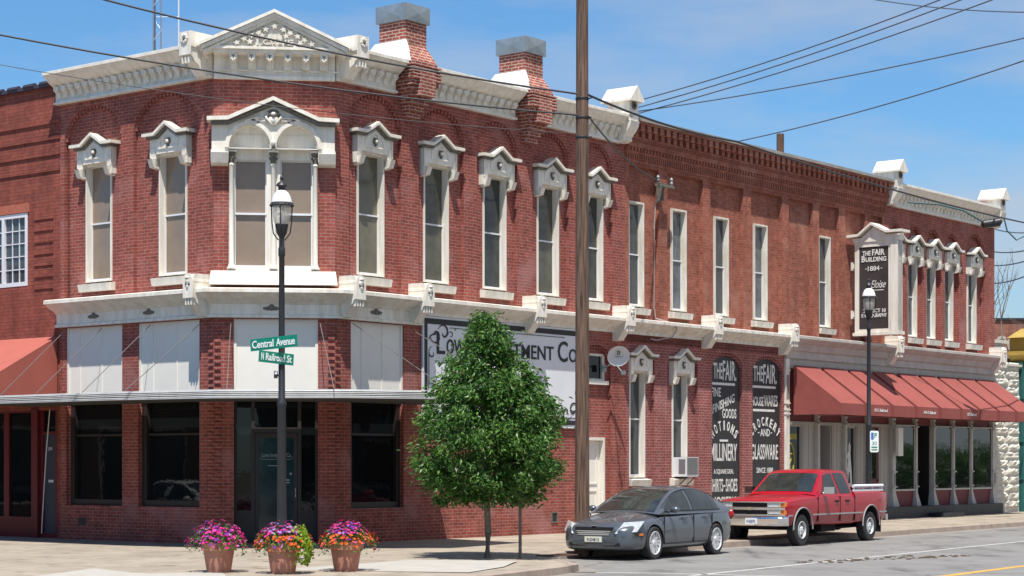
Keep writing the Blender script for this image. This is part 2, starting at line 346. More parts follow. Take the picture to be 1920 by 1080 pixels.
def ground_z(x, y):
    s, o = SO(x, y); return -.08*max(0, min(1, o/6.)) if s > -1 else -.08*max(0, min(1, (43.4-y)/9))
g = MB()
for i in range(len(inner)-1):
    a, b, c_, d = inner[i], inner[i+1], outer[i+1], outer[i]
    if a == b: g.add([a, c_, d], [(0, 1, 2)])
    else: g.add([a, b, c_, d], [(0, 1, 2, 3)])
# paving: procedural slabs with joints
def pave():
    m, t, b = _mat('sidewalk_slabs'); N = t.nodes.new; l = t.links.new; c = N('ShaderNodeTexCoord')
    mpp = N('ShaderNodeMapping'); mpp.inputs['Rotation'].default_value = (0, 0, -A); mpp.inputs['Location'].default_value = (.4, .3, 0)
    br = N('ShaderNodeTexBrick'); br.offset = 0; br.inputs['Scale'].default_value = 1; br.inputs['Brick Width'].default_value = 1.55; br.inputs['Row Height'].default_value = 1.55; br.inputs['Mortar Size'].default_value = .014; br.inputs['Bias'].default_value = 0
    br.inputs['Color1'].default_value = (.345, .295, .235, 1); br.inputs['Color2'].default_value = (.315, .268, .212, 1); br.inputs['Mortar'].default_value = (.19, .15, .115, 1)
    z = N('ShaderNodeTexNoise'); z.inputs['Scale'].default_value = .9; z.inputs['Detail'].default_value = 9; z.inputs['Roughness'].default_value = .7
    r = N('ShaderNodeValToRGB'); r.color_ramp.elements[0].color = (.78, .76, .74, 1); r.color_ramp.elements[1].color = (1.08, 1.07, 1.05, 1); r.color_ramp.elements[0].position = .35; r.color_ramp.elements[1].position = .6
    mu = N('ShaderNodeMix'); mu.data_type = 'RGBA'; mu.blend_type = 'MULTIPLY'; mu.inputs[0].default_value = 1
    l(c.outputs['Object'], mpp.inputs[0]); l(mpp.outputs[0], br.inputs['Vector']); l(c.outputs['Object'], z.inputs['Vector']); l(z.outputs[0], r.inputs[0])
    l(br.outputs['Color'], mu.inputs[6]); l(r.outputs[0], mu.inputs[7]); b.inputs['Roughness'].default_value = .9
    zo = N('ShaderNodeTexNoise'); zo.inputs['Scale'].default_value = 2.3; zo.inputs['Detail'].default_value = 6
    ro = N('ShaderNodeValToRGB'); ro.color_ramp.elements[0].position = .57; ro.color_ramp.elements[0].color = (1, 1, 1, 1); ro.color_ramp.elements[1].position = .68; ro.color_ramp.elements[1].color = (.68, .66, .63, 1)
    mu3 = N('ShaderNodeMix'); mu3.data_type = 'RGBA'; mu3.blend_type = 'MULTIPLY'; mu3.inputs[0].default_value = 1
    l(c.outputs['Object'], zo.inputs['Vector']); l(zo.outputs[0], ro.inputs[0]); l(mu.outputs[2], mu3.inputs[6]); l(ro.outputs[0], mu3.inputs[7]); l(mu3.outputs[2], b.inputs['Base Color'])
    bp = N('ShaderNodeBump'); bp.invert = True; bp.inputs['Strength'].default_value = .5; l(br.outputs['Fac'], bp.inputs['Height']); l(bp.outputs[0], b.inputs['Normal'])
    return m
tag(g.obj('sidewalk', pave()), kind='structure')
# kerb along the outer edge (steps down to the road)
kp = [(p[0], p[1]) for p in outer][::-1]
k = MB(); kz = [(-.16, -.10), (-.16, -.072), (.0, -.072), (.02, -.085), (.03, zr+.004), (-.16, zr+.004)]
k.sweep(kp, kz); tag(k.obj('kerb', KRB), kind='structure')
k = MB(); k.sweep(kp, [(.03, zr+.004), (.45, zr+.004), (.45, zr-.01), (.03, zr-.01)]); tag(k.obj('gutter', GUT), kind='structure')
def strip(name, pts, w, z, m):
    b = MB()
    for (x0, y0), (x1, y1) in zip(pts[:-1], pts[1:]):
        d = Vector((x1-x0, y1-y0)).normalized(); n = Vector((-d.y, d.x))*w/2
        b.add([(x0-n.x, y0-n.y, z), (x1-n.x, y1-n.y, z), (x1+n.x, y1+n.y, z), (x0+n.x, y0+n.y, z)], [(0, 1, 2, 3)])
    return tag(b.obj(name, m), kind='structure')
WLN = mat('worn_white_line', (.48, .47, .45), .8, vary=.35, vscale=7)
YLN = mat('worn_yellow_line', (.55, .33, .07), .8, vary=.25, vscale=5)
strip('lane_marking', [(3.2, 35.1), (13.32, 50.65), (30, 76.3)], .13, zr+.004, WLN)
strip('crossing_marking', [(-.3, 36.35), (2.6, 36.0), (9.0, 33.0)], .16, zr+.004, WLN)
strip('centre_marking', [(6.8, 33.6), (10.4, 38.9), (26, 63)], .22, zr+.004, YLN)
def gsheet(name, pts, m, dz=.005):
    b = MB(); b.add([(x, y, ground_z(x, y)+dz+.012) for x, y in pts], [tuple(range(len(pts)))]); return tag(b.obj(name, m, recalc=False), kind='structure')
gsheet('kerb_ramp', [(-4.2, 34.3), (-.75, 33.5), (-.15, 35.2), (.1, 37.0), (-1.9, 37.4)], CON2)
gsheet('kerb_ramp', [(-8.0, 32.2), (-4.6, 31.6), (-5.2, 34.6), (-7.4, 34.9)], CON2)

# ------------------------------------------------------------------ building helpers
def arch(a, b, z0, zs, rise, n=14):
    c = (a+b)/2; r = (b-a)/2
    return [(a, z0), (b, z0)]+[(c+r*cos(pi*i/n), zs+rise*sin(pi*i/n)) for i in range(n+1)]
def rect(a, b, z0, z1): return [(a, z0), (b, z0), (b, z1), (a, z1)]
def teeth(mb, a, b, zs, rise, m=0):
    c = (a+b)/2; r = (b-a)/2; n = int((b-a)*1.55/.13)
    for i in range(1, n):
        t = pi*i/n
        if .1 < t < pi-.1:
            x = c+(r-.045)*cos(t); z = zs+(rise-.045)*sin(t)
            mb.box(x-.032, x+.032, .03, .1, z-.05, z+.06, m)
def wall(parent, fr, s0, s1, z0, z1, mt, arches=(), wins=(), sh=0, dep=.1, back=True, name='wall', tooth=True):
    mb = MB(); c = s0
    hol = [[(x-c, z) for x, z in arch(*a)] if len(a) == 5 else [(x-c, z) for x, z in rect(*a)] for a in arches]
    if arches: mb.plate(rect(0, s1-s0, z0, z1), hol, 0, dep)
    wb = [[(x-c, z) for x, z in rect(*w)] for w in wins]
    mb.plate(rect(0, s1-s0, z0, z1), wb, dep if arches else 0, .42)
    if tooth:
        for a in arches:
            if len(a) == 5: teeth(mb, a[0]-c, a[1]-c, a[3], a[4])
    l, r = FR(fr, s0, 0, 0, sh); return mb.obj(name, mt, parent, l, r)
def hood_mesh(w=.46, zt=2.82):
    # origin at the window centre, z relative to the sill line (glass bottom)
    mb = MB(); e = w+.14; i = w-.03
    zb = zt-.28
    mb.plate([(-e, zb), (-i, zb), (-i, zt), (i, zt), (i, zb), (e, zb), (e, zt+.36), (.36, zt+.36), (0, zt+.58), (-.36, zt+.36), (-e, zt+.36)], [], -.05, .18)
    def crown(o, th, y0, mt):
        p = [(-e-.15, zt+.40), (-.38, zt+.40), (0, zt+.635), (.38, zt+.40), (e+.15, zt+.40)]
        if o: p = [(-e-.07, zt+.34), (-.36, zt+.34), (0, zt+.565), (.36, zt+.34), (e+.07, zt+.34)]
        q = [(x, z+th) for x, z in p][::-1]; mb.plate(p+q, [], y0, .15, mt)
    crown(0, .07, -.2, 0); crown(1, .065, -.13, 1)
    for sg in (-1, 1):
        x0, x1 = sorted((sg*(e-.02), sg*(i-.0)))
        mb.hexa([(x0, -.10, zb-.02), (x1, -.10, zb-.02), (x1, .12, zb-.06), (x0, .12, zb-.06), (x0, -.17, zb+.16), (x1, -.17, zb+.16), (x1, .12, zb+.2), (x0, .12, zb+.2)])
        mb.hexa([(x0+.02, -.05, zb+.16), (x1-.02, -.05, zb+.16), (x1-.02, 0, zb+.16), (x0+.02, 0, zb+.16), (x0+.02, -.08, zb+.4), (x1-.02, -.08, zb+.4), (x1-.02, 0, zb+.4), (x0+.02, 0, zb+.4)])
        mb.box(min(sg*e, sg*(e-.03)), max(sg*e, sg*(e-.03)), -.075, -.04, zb+.2, zt+.33)
    # panel moulding round the keystone
    mb.plate([(-.33, zt+.1), (.33, zt+.1), (.33, zt+.3), (0, zt+.5), (-.33, zt+.3)], [[(-.27, zt+.13), (.27, zt+.13), (.27, zt+.27), (0, zt+.43), (-.27, zt+.27)]], -.075, -.04)
    mb.plate([(-.075, zt+.24), (0, zt+.13), (.075, zt+.24), (.05, zt+.33), (-.05, zt+.33)], [], -.10, -.05, 1)
    mb.ball((0, -.09, zt+.25), .05, 0, 8, 5)
    return mb
def spikes_mesh(path, n, y0=-.18, y1=.02, h=.07):
    mb = MB(); tot = sum((Vector(b)-Vector(a)).length for a, b in zip(path[:-1], path[1:]))
    for i in range(n):
        t = (i+random.random())/n*tot
        for a, b in zip(path[:-1], path[1:]):
            l = (Vector(b)-Vector(a)).length
            if t <= l: p = Vector(a).lerp(Vector(b), t/l); break
            t -= l
        y = random.uniform(y0, y1); dx = random.uniform(-.06, .06); hh = h*random.uniform(.6, 1.2); dy = random.uniform(-.05, .05); w = .0045
        mb.add([(p.x-w, y, p.y), (p.x+w, y, p.y), (p.x+dx, y+dy, p.y+hh)], [(0, 1, 2)])
    return mb
SPK = mat('straw_spikes', (.55, .38, .2), .8)
def make_window(parent, loc, rot, w=.46, z0=6.12, z1=8.94, glass=GOLV, hood=True, sill=True, rail=.5, y0=.1, mt=WHT, spikes=True, sh=.21):
    # w half width of frame opening; wall recess plane at y0
    h = z1-z0; mb = MB(); f = .05
    mb.plate(rect(-w, w, 0, h), [rect(-w+f, w-f, f*.6, h-f)], y0-.03, y0+.10)
    mb.plate(rect(-w+.02, w-.02, 0, h), [rect(-w+f+.008, w-f-.008, f*.8, h-f-.01)], y0+.10, y0+.30)
    fr = mb.obj('window', mt, parent, (loc[0], loc[1], z0), rot)
    mb = MB(); mb.box(-w+.04, w-.04, y0+.15, y0+.16, .03, h-.03); mb.obj('glass', glass, fr)
    mb = MB(); zr_ = h*rail; mb.box(-w+f, w-f, y0+.115, y0+.17, zr_-.018, zr_+.018)
    mb.plate(rect(-w+f+.005, w-f-.005, .05, zr_), [rect(-w+f+.022, w-f-.022, .085, zr_-.01)], y0+.125, y0+.145)
    mb.obj('sash_rail', SGW, fr)
    if hood: hood_mesh(w, h).obj('window_hood', [mt, GRM], fr)
    if sill:
        mb = MB(); e = w+.1; mb.hexa([(-e, -.06, -sh-.02), (e, -.06, -sh-.02), (e, y0+.2, -sh-.02), (-e, y0+.2, -sh-.02), (-e, -.1, -.06), (e, -.1, -.06), (e, y0+.2, -.0), (-e, y0+.2, -.0)])
        mb.obj('window_sill', mt, fr)
    if spikes and hood:
        e = w+.3; zt = h+.47; spikes_mesh([(-e, zt), (-.38, zt), (0, zt+.235), (.38, zt), (e, zt)], 60).obj('bird_spikes', SPK, fr, recalc=False)
    return fr
def cornice_profile(zb=10.40, zt=11.12):
    return [(-.05, zb), (.13, zb), (.13, zb+.05), (.06, zb+.07), (.06, zt-.38), (.12, zt-.35), (.14, zt-.30), (.20, zt-.27), (.30, zt-.20), (.40, zt-.12), (.42, zt-.08), (.47, zt-.07), (.47, zt), (.40, zt+.025), (-.05, zt+.05)]
def modillions(mb, s0, s1, zt, y=0, step=.27, m=0):
    n = max(1, round((s1-s0)/step))
    for i in range(n):
        c = s0+(i+.5)*(s1-s0)/n; w = .055; y0 = y-.06
        mb.hexa([(c-w, y0-.03, zt-.58), (c+w, y0-.03, zt-.58), (c+w, y0+.02, zt-.58), (c-w, y0+.02, zt-.58), (c-w, y0-.13, zt-.32), (c+w, y0-.13, zt-.32), (c+w, y0+.02, zt-.32), (c-w, y0+.02, zt-.32)], m)
        mb.plate([(c-w-.02, zt-.32), (c-w-.02, zt-.40), (c, zt-.47), (c+w+.02, zt-.40), (c+w+.02, zt-.32)], [], y0-.155, y0-.11, m)
        mb.box(c-.012, c+.012, y0-.175, y0-.155, zt-.43, zt-.37, m)
def console(parent, fr, s, z0, z1, out, w=.24, sh=0, flower=True, barrel=True, name='console', mt=WHT):
    # tall scroll bracket, rounded top; front face at -out
    mb = MB(); h = z1-z0
    prof = [(0, z0+.0), (-out*.35, z0+.02), (-out*.42, z0+h*.10), (-out*.5, z0+h*.14), (-out*.62, z0+h*.26), (-out*.8, z0+h*.33), (-out*.86, z0+h*.40), (-out*.98, z0+h*.44), (-out, z0+h*.5), (-out, z1-h*.14), (-out*.97, z1-h*.06), (-out*.88, z1-.01), (-out*.7, z1), (0, z1)]
    mb.prism_x(prof, -w/2, w/2)
    if flower: mb.box(-w/2-.03, w/2+.03, -out-.03, .1, z1-.34, z1+.0); mb.box(-w/2-.03, w/2+.03, -out-.03, -out, z0+h*.45, z1-.34)
    else: mb.plate([(-w/2-.02, z0+h*.42)]+[(w/2+.02, z0+h*.42)]+[((w/2+.02)*cos(pi*i/10), z1-w/2-.02+(w/2+.02)*sin(pi*i/10)) for i in range(11)], [], -out-.035, -out)
    if not flower: mb.plate([(-w/2-.005, z1-w/2-.05), (w/2+.005, z1-w/2-.05)]+[((w/2+.005)*cos(pi*i/10), z1-w/2-.01+(w/2+.005)*sin(pi*i/10)) for i in range(11)], [], -out, .0)
    for kx in (-.32, 0, .32): mb.box(kx*w-.018, kx*w+.018, -out-.012, -out+.1, z0+h*.26, z0+h*.41, 0)
    l, r = FR(fr, s, 0, 0, sh); o = mb.obj(name, mt, parent, l, r)
    mf = MB(); zc = z1-w*.52
    if flower:
        for q in range(8):
            a = q*pi/4; mf.ball((cos(a)*w*.26, -out-.05, zc+sin(a)*w*.26), w*.13, 0, 8, 5, sy=.5)
        mf.ball((0, -out-.06, zc), w*.11, 1, 8, 5)
    else:
        mf.ball((0, -out-.045, zc-.04), w*.24, 0, 10, 6, sz=1.3, sy=.5); mf.ball((0, -out-.055, zc+.04), w*.24, 0, 10, 6, sz=.6, sy=.6)
        for q in (-1, 1): mf.ball((q*w*.2, -out-.04, zc-.09), w*.1, 1, 8, 5, sz=1.5, sy=.5)
        mf.ball((0, -out-.045, zc-.15), w*.14, 0, 8, 5, sz=1.3, sy=.5)
        mf.ball((0, -out-.07, zc-.03), w*.08, 0, 8, 5, sz=1.4)
    mf.obj('rosette' if flower else 'carved_mask', [WHT2, GRM], o)
    return o
BELT_A = [(-.05, 5.06), (.12, 5.06), (.12, 5.12), (.06, 5.14), (.06, 5.36), (.10, 5.38), (.13, 5.42), (.18, 5.45), (.32, 5.52), (.40, 5.58), (.45, 5.60), (.45, 5.68), (.40, 5.70), (-.05, 5.74)]
BELT_B = [(-.05, 5.31), (.07, 5.31), (.07, 5.38), (.10, 5.40), (.13, 5.42), (.18, 5.45), (.32, 5.52), (.40, 5.58), (.45, 5.60), (.45, 5.68), (.40, 5.70), (-.05, 5.74)]
BELT_C = [(-.05, 5.02), (.06, 5.02), (.06, 5.22), (.12, 5.26), (.16, 5.36), (.20, 5.44), (.38, 5.55), (.43, 5.60), (.45, 5.60), (.45, 5.68), (.40, 5.70), (-.05, 5.74)]
def finial(parent, s, zb, zt, sh, w=.46, out=.45, name='parapet_finial'):
    # gable-roofed block over a scroll
    mb = MB()
    mb.box(-w/2+.03, w/2-.03, -out+.05, .25, zb+.55, zt-.38)
    mb.prism_x([(-out*.3, zb), (-out*.55, zb+.05), (-out*.5, zb+.12), (-out*.8, zb+.3), (-out*.95, zb+.42), (-out, zb+.55), (.1, zb+.55), (.1, zb)], -w/2+.05, w/2-.05)
    g_ = [(-w/2-.05, zt-.38), (w/2+.05, zt-.38), (0, zt)]
    mb.plate([(-w/2-.06, zt-.42), (w/2+.06, zt-.42), (w/2+.06, zt-.36), (0, zt), (-w/2-.06, zt-.36)], [], -out-.08, .4)
    l, r = FR('R', s, 0, 0, sh); o = mb.obj(name, WHT, parent, l, r)
    mf = MB(); zc = zt-.52
    for q in range(8): mf.ball((cos(q*pi/4)*.08, -out+.03, zc+sin(q*pi/4)*.08), .04, 0, 8, 5, sy=.6)
    mf.ball((0, -out+.01, zc), .04, 1, 8, 5); mf.obj('rosette', [GRM, DRK], o)
    return o
def flat_roof(parent, pts, z, name='roof'):
    mb = MB(); mb.slab(pts, z-.2, z); return mb.obj(name, GRYP, parent)

# ================================================================== CORNER BUILDING
CB = empty('brick_building', (O.x, O.y, 0), A, 'red brick corner building with chamfered corner, cream pediment, two chimneys and metal canopy', 'building')
RA = [(.46, 2.24, 5.7, 9.6, .68), (2.86, 4.52, 5.7, 9.6, .68), (5.02, 6.6, 5.7, 9.6, .68), (7.24, 8.78, 5.7, 9.6, .68), (9.2, 10.72, 5.7, 9.6, .68)]
RWx = [1.27, 3.58, 5.81, 7.99, 9.95]
wall(CB, 'R', 0, 11.32, 5.1, 10.95, BR1, RA, [(x-.46, x+.46, 6.0, 8.96) for x in RWx])
wall(CB, 'L', -5.35, 0, 5.1, 10.95, BR1, [(-5.2, -3.13, 5.7, 9.45, .82), (-2.7, -.56, 5.7, 9.45, .82)], [(x-.47, x+.47, 6.0, 8.88) for x in (-4.03, -1.44)])
wall(CB, 'C', 0, 2.689, 5.1, 11.05, BR1, [], [(.38, 2.26, 6.05, 8.9)])
wall(CB, 'L', -5.35, 0, 0, 5.1, BR1, [], [(-5.13, -3.1, .82, 5.04), (-2.54, -.47, .82, 5.04)])
wall(CB, 'C', 0, 2.689, 0, 5.1, BR1, [], [(.44, 2.31, .03, 5.04)])
wall(CB, 'R', 0, 2.9, 0, 5.1, BR1, [], [(.52, 2.32, .78, 5.04)])
wall(CB, 'R', 2.9, 11.32, 0, 5.1, BR1, [(9.38, 10.65, .02, 4.5, .45)], [(9.6, 10.5, .03, 2.5), (9.62, 10.5, 4.0, 4.72)])
mb = MB(); mb.slab([(LC[0]+.2, LC[1]+5.2), (LC[0]+.2, LC[1]), (.2, .2), (11.2, .2), (11.2, 9), (3, 12)], 10.75, 10.9); mb.obj('roof', GRYP, CB)
mb = MB(); mb.box(11.0, 11.3, .3, 12, 0, 10.9); mb.box(LC[0]+.1, 8, LC[1]+5.1, LC[1]+5.35, 0, 10.9); mb.obj('rear_wall', BR1, CB)
# toothed brick corners
for ci, (fa, sa, fb, sb) in enumerate([('L', 0, 'C', 0), ('C', 2.689, 'R', 0)]):
    q = MB()
    for kz in range(65):
        z = .05+kz*.077
        if z > 4.98: break
        fr, s0 = (fa, sa-.15) if kz % 2 else (fb, sb+.01)
        i0 = len(q.v); (l, r) = FR(fr, s0); q.box(0, .14, -.035, .0, z, z+.062); q.mul(Matrix.Translation(l) @ Matrix.Rotation(r, 4, 'Z'), i0)
    q.obj('corner_brickwork', BR1, CB, recalc=True)
GOL2 = glassmat('glass_before_pale_shade', (.17, .155, .11), .07, spec=.5, vary=.5, vscale=.6); GOL3 = glassmat('glass_dark_room', (.045, .05, .045), .05, spec=.6, vary=.7, vscale=1.4)
for x, gm in zip(RWx, (GOL2, GOLV, GOL3, GOLV, GOL3)):
    l, r = FR('R', x); make_window(CB, l, r, glass=gm)
for x in (-4.03, -1.44):
    l, r = FR('L', x); make_window(CB, l, r, w=.47, z0=6.1, z1=8.88, glass=GTAN)
# paired chamfer window
def big_window():
    cx = 1.32; z0 = 6.14; mb = MB()
    mb.plate(rect(-.98, .98, 0, 3.0), [rect(-.86, -.155, .07, 2.45), rect(.155, .86, .07, 2.45)], -.02, .14)
    l, r = FR('C', cx, 0, z0); fr = mb.obj('window', WHT, CB, l, r)
    for sg in (-1, 1):
        m = MB(); m.box(sg*.51-.36, sg*.51+.36, .12, .13, .05, 2.5); m.obj('glass', GTAN, fr)
        m = MB(); m.box(sg*.51-.355, sg*.51+.355, .06, .12, 1.23, 1.275)
        m.plate(rect(sg*.51-.353, sg*.51+.353, .07, 2.45), [rect(sg*.51-.325, sg*.51+.325, .1, 2.42)], .08, .12); m.obj('sash_rail', SGW, fr)
    for x in (-.93, 0, .93):
        m = MB(); m.lathe([(.085, 0), (.085, .05), (.07, .07), (.06, .12), (.055, 1.2), (.05, 2.28), (.07, 2.32), (.05, 2.34), (.05, 2.36)], x, -.10, 0, 12)
        m.box(x-.095, x+.095, -.19, -.02, -.0, .03)
        m.lathe([(.05, 2.36), (.07, 2.45), (.06, 2.5), (.10, 2.60)], x, -.10, 0, 8, 1)
        for a in range(6): m.ball((x+.07*cos(a*pi/3), -.10+.07*sin(a*pi/3), 2.47), .03, 1, 6, 4)
        m.box(x-.12, x+.12, -.2, -.02, 2.6, 2.64); m.obj('colonnette', [WHT, GRM], fr)
    m = MB()  # hood panel with two blind arches
    zs = 2.66; a1, a2 = [(cc+.44*cos(pi*i/16), zs+.02+.5*sin(pi*i/16)) for cc in (-.52,) for i in range(17)], [(.52+.44*cos(pi*i/16), zs+.02+.5*sin(pi*i/16)) for i in range(17)]
    out = [(-1.36, 2.38), (-.99, 2.38), (-.99, zs), (.99, zs), (.99, 2.38), (1.36, 2.38), (1.36, 3.2), (1.0, 3.24), (0, 3.68), (-1.0, 3.24), (-1.36, 3.2)]
    m.plate(out, [a1, a2], -.25, .0)
    m.plate([(-.99, zs-.15), (.99, zs-.15), (.99, 3.2), (-.99, 3.2)], [], -.005, .02)
    for cc in (-.52, .52):
        o_ = [(cc+.55*cos(pi*i/20), zs+.02+.60*sin(pi*i/20)) for i in range(21)]; i_ = [(cc+.46*cos(pi*i/20), zs+.02+.52*sin(pi*i/20)) for i in range(20, -1, -1)]
        m.plate(o_+i_, [], -.29, -.25)
    for (p, th, y0, mi) in (([(-1.46, 3.25), (-1.0, 3.27), (0, 3.72), (1.0, 3.27), (1.46, 3.25)], .085, -.44, 0), ([(-1.38, 3.17), (-1.0, 3.18), (0, 3.62), (1.0, 3.18), (1.38, 3.17)], .075, -.36, 1)):
        m.plate(p+[(x, z+th) for x, z in p][::-1], [], y0, .0, mi)
    for sg in (-1, 1):
        x0, x1 = sorted((sg*1.38, sg*1.0)); m.hexa([(x0, -.26, 2.34), (x1, -.26, 2.34), (x1, -.0, 2.30), (x0, -.0, 2.30), (x0, -.34, 2.56), (x1, -.34, 2.56), (x1, 0, 2.6), (x0, 0, 2.6)])
        m.box(x0, x1, -.2, -.13, 2.56, 2.64)
    hd = m.obj('window_hood', [WHT, GRM], fr)
    m = MB(); m.ball((0, -.17, 3.38), .15, 1, 12, 8, sy=.5); m.ball((0, -.24, 3.38), .055, 0, 8, 5)   # cartouche and leaf scrolls
    m.ball((0, -.17, 3.2), .13, 0, 10, 6, sz=1.2, sy=.6)
    for sg in (-1, 1):
        m.tube([(sg*.12, -.19, 3.42), (sg*.17, -.21, 3.28), (sg*.08, -.21, 3.12), (sg*.02, -.2, 3.05)], [.035, .035, .03, .015], 6)
        for j, (x, z, rr) in enumerate([(.2, 3.18, .05), (.28, 3.17, .055), (.36, 3.2, .05), (.44, 3.2, .05), (.52, 3.17, .045), (.6, 3.12, .04), (.66, 3.06, .03), (.33, 3.12, .04), (.47, 3.13, .035)]):
            m.ball((sg*x, -.17, z), rr, j % 4 == 3, 7, 5, sx=1.5, sy=.7)
        m.tube([(sg*.15, -.18, 3.22), (sg*.3, -.2, 3.26), (sg*.45, -.19, 3.25), (sg*.6, -.19, 3.18), (sg*.68, -.18, 3.08)], [.02, .03, .03, .025, .012], 6)
    m.ball((0, -.17, 2.80), .065, 0, 10, 6, sz=1.2, sy=.8); m.ball((0, -.2, 2.72), .05, 1, 8, 5); m.hexa([(-.03, -.17, 2.64), (.03, -.17, 2.64), (.03, -.1, 2.64), (-.03, -.1, 2.64), (-.06, -.17, 2.9), (.06, -.17, 2.9), (.06, -.1, 2.9), (-.06, -.1, 2.9)])
    m.v = [(x, y-.10, z if z < 2.95 else 3.12+(z-2.95)*.72) for x, y, z in m.v]
    m.obj('carved_ornament', [WHT2, GRM], hd)
    spikes_mesh([(-1.4, 3.33), (-1.0, 3.35), (0, 3.80), (1.0, 3.35), (1.4, 3.33)], 190, -.3, -.02, .09).obj('bird_spikes', SPK, fr, recalc=False)
    m = MB(); m.hexa([(-1.42, -.30, -.36), (1.42, -.36, -.36), (1.42, 0, -.36), (-1.42, 0, -.36), (-1.38, -.22, -.05), (1.38, -.22, -.05), (1.38, 0, -.03), (-1.38, 0, -.03)])
    m.box(-1.02, 1.02, -.12, 0, -.05, .0); m.obj('window_sill', WHT, fr)
big_window()
# upper cornice in pieces, chimneys stand between them
loc2 = lambda fr, s: FR(fr, s)[0][:2]
def corn(parent, path, segs, sh=0, zt=11.12, name='cornice'):
    mb = MB(); mb.sweep(path, cornice_profile(zt-.72, zt))
    for fr, s0, s1 in segs:
        i0 = len(mb.v); modillions(mb, s0, s1, zt); l, r = FR(fr, 0, 0, 0, sh); mb.mul(Matrix.Translation(l) @ Matrix.Rotation(r, 4, 'Z'), i0)
    return mb.obj(name, WHT, parent)
corn(CB, [loc2('L', -5.45), loc2('L', -.02)], [('L', -5.4, -.4)])
corn(CB, [(.02, 0), (1.98, 0)], [('R', .42, 1.95)]); corn(CB, [(3.12, 0), (6.46, 0)], [('R', 3.14, 6.44)]); corn(CB, [(7.54, 0), (11.0, 0)], [('R', 7.56, 10.9)])
# chamfer entablature and gable
m = MB(); zt = 11.12
m.box(.0, 2.689, -.10, .1, 10.38, 10.46); m.box(0, 2.689, -.05, .1, 10.46, 10.9)
for i in range(7): m.box(.12+i*.40, .12+i*.40+.25, -.10, -.05, 10.555, 10.585)
for i in range(6):
    c = .44+i*.40-.02+.02
    m.box(c-.085, c+.085, -.14, -.05, 10.60, 10.82); m.plate([(c-.085, 10.9), (c-.085, 10.80), (c, 10.72), (c+.085, 10.80), (c+.085, 10.9)], [], -.41, -.09)
    m.plate([(c-.04, 10.86), (c-.02, 10.86), (c, 10.83), (c+.02, 10.86), (c+.04, 10.86), (c+.01, 10.81), (c+.01, 10.77), (c-.01, 10.77), (c-.01, 10.81)], [], -.42, -.41, 1)
m.box(-.0, 2.69, -.43, .1, 10.90, 10.97); m.box(-.04, 2.73, -.49, .1, 10.97, 11.03)
m.plate([(-.1, 11.03), (2.79, 11.03), (1.345, 11.72)], [], -.42, .25)
for (dz, th, y0, xe) in ((.0, .07, -.60, .30), (-.07, .09, -.55, .27), (-.155, .07, -.50, .22)):
    for sg in (-1, 1):
        c = 1.345; hw = c+xe; za = 11.84+dz; ze = 11.08+dz-(.0)
        p = [(c, za), (c+sg*hw, ze), (c+sg*hw, ze-th), (c, za-th)]
        m.plate(p if sg > 0 else p[::-1], [], y0, .3)
l, r = FR('C', 0); gb = m.obj('pediment', [WHT, GRM], CB, l, r)
m = MB(); m.text('LOWE', .95, 1.76, 11.06, 11.19, -.455, 0, bold=.02, thick=.05)
m.obj('lettering', WHT2, gb)
m = MB()
lv = [(.52, 11.10), (.68, 11.19), (.84, 11.27), (1.0, 11.33), (1.15, 11.41), (1.345, 11.48), (1.54, 11.41), (1.69, 11.34), (1.85, 11.27), (2.0, 11.19), (2.16, 11.10), (1.08, 11.26), (1.6, 11.27), (.8, 11.13), (1.92, 11.12)]
for j, (x, z) in enumerate(lv):
    n = 5; R_ = .075
    pts = []
    a0 = random.uniform(0, 1)
    for i in range(10):
        rr = R_*(1 if i % 2 == 0 else .45); pts.append((x+rr*cos(a0+i*pi/5)*1.1, z+rr*sin(a0+i*pi/5)))
    m.plate(pts, [], -.50, -.42)
m.plate([(1.345+.27*cos(pi*i/12), 11.2+.13*sin(pi*i/12)) for i in range(13)], [], -.45, -.42)
m.obj('leaf_carving', WHT2, gb)
for fr, s in (('L', -.24), ('R', .24)):
    console(CB, fr, s, 10.42, 11.36, .62, .30)
# belt course round the corner
def belt(parent, path, prof): m = MB(); m.sweep(path, prof); return m.obj('belt_course', WHT, parent)
belt(CB, [loc2('L', -5.42), LC, (0, 0), (2.9, 0)], BELT_A); belt(CB, [(2.9, 0), (11.36, 0)], BELT_B)
for fr, s in (('L', -.24), ('R', .26), ('R', 2.62), ('R', 6.95), ('R', 10.86)): console(CB, fr, s, 5.08, 6.02, .53, .27, flower=False)
for fr, s in (('L', -4.05), ('L', -2.1), ('C', 1.28), ('R', 1.3)):
    m = MB()
    for dx, rr in ((-.16, .035), (-.09, .05), (0, .075), (.09, .05), (.16, .035)): m.ball((dx, -.07, 5.27+(.02 if dx == 0 else 0)), rr, 0, 8, 5, sy=.4)
    l, r = FR(fr, s); m.obj('tie_plate', GRM, CB, l, r)
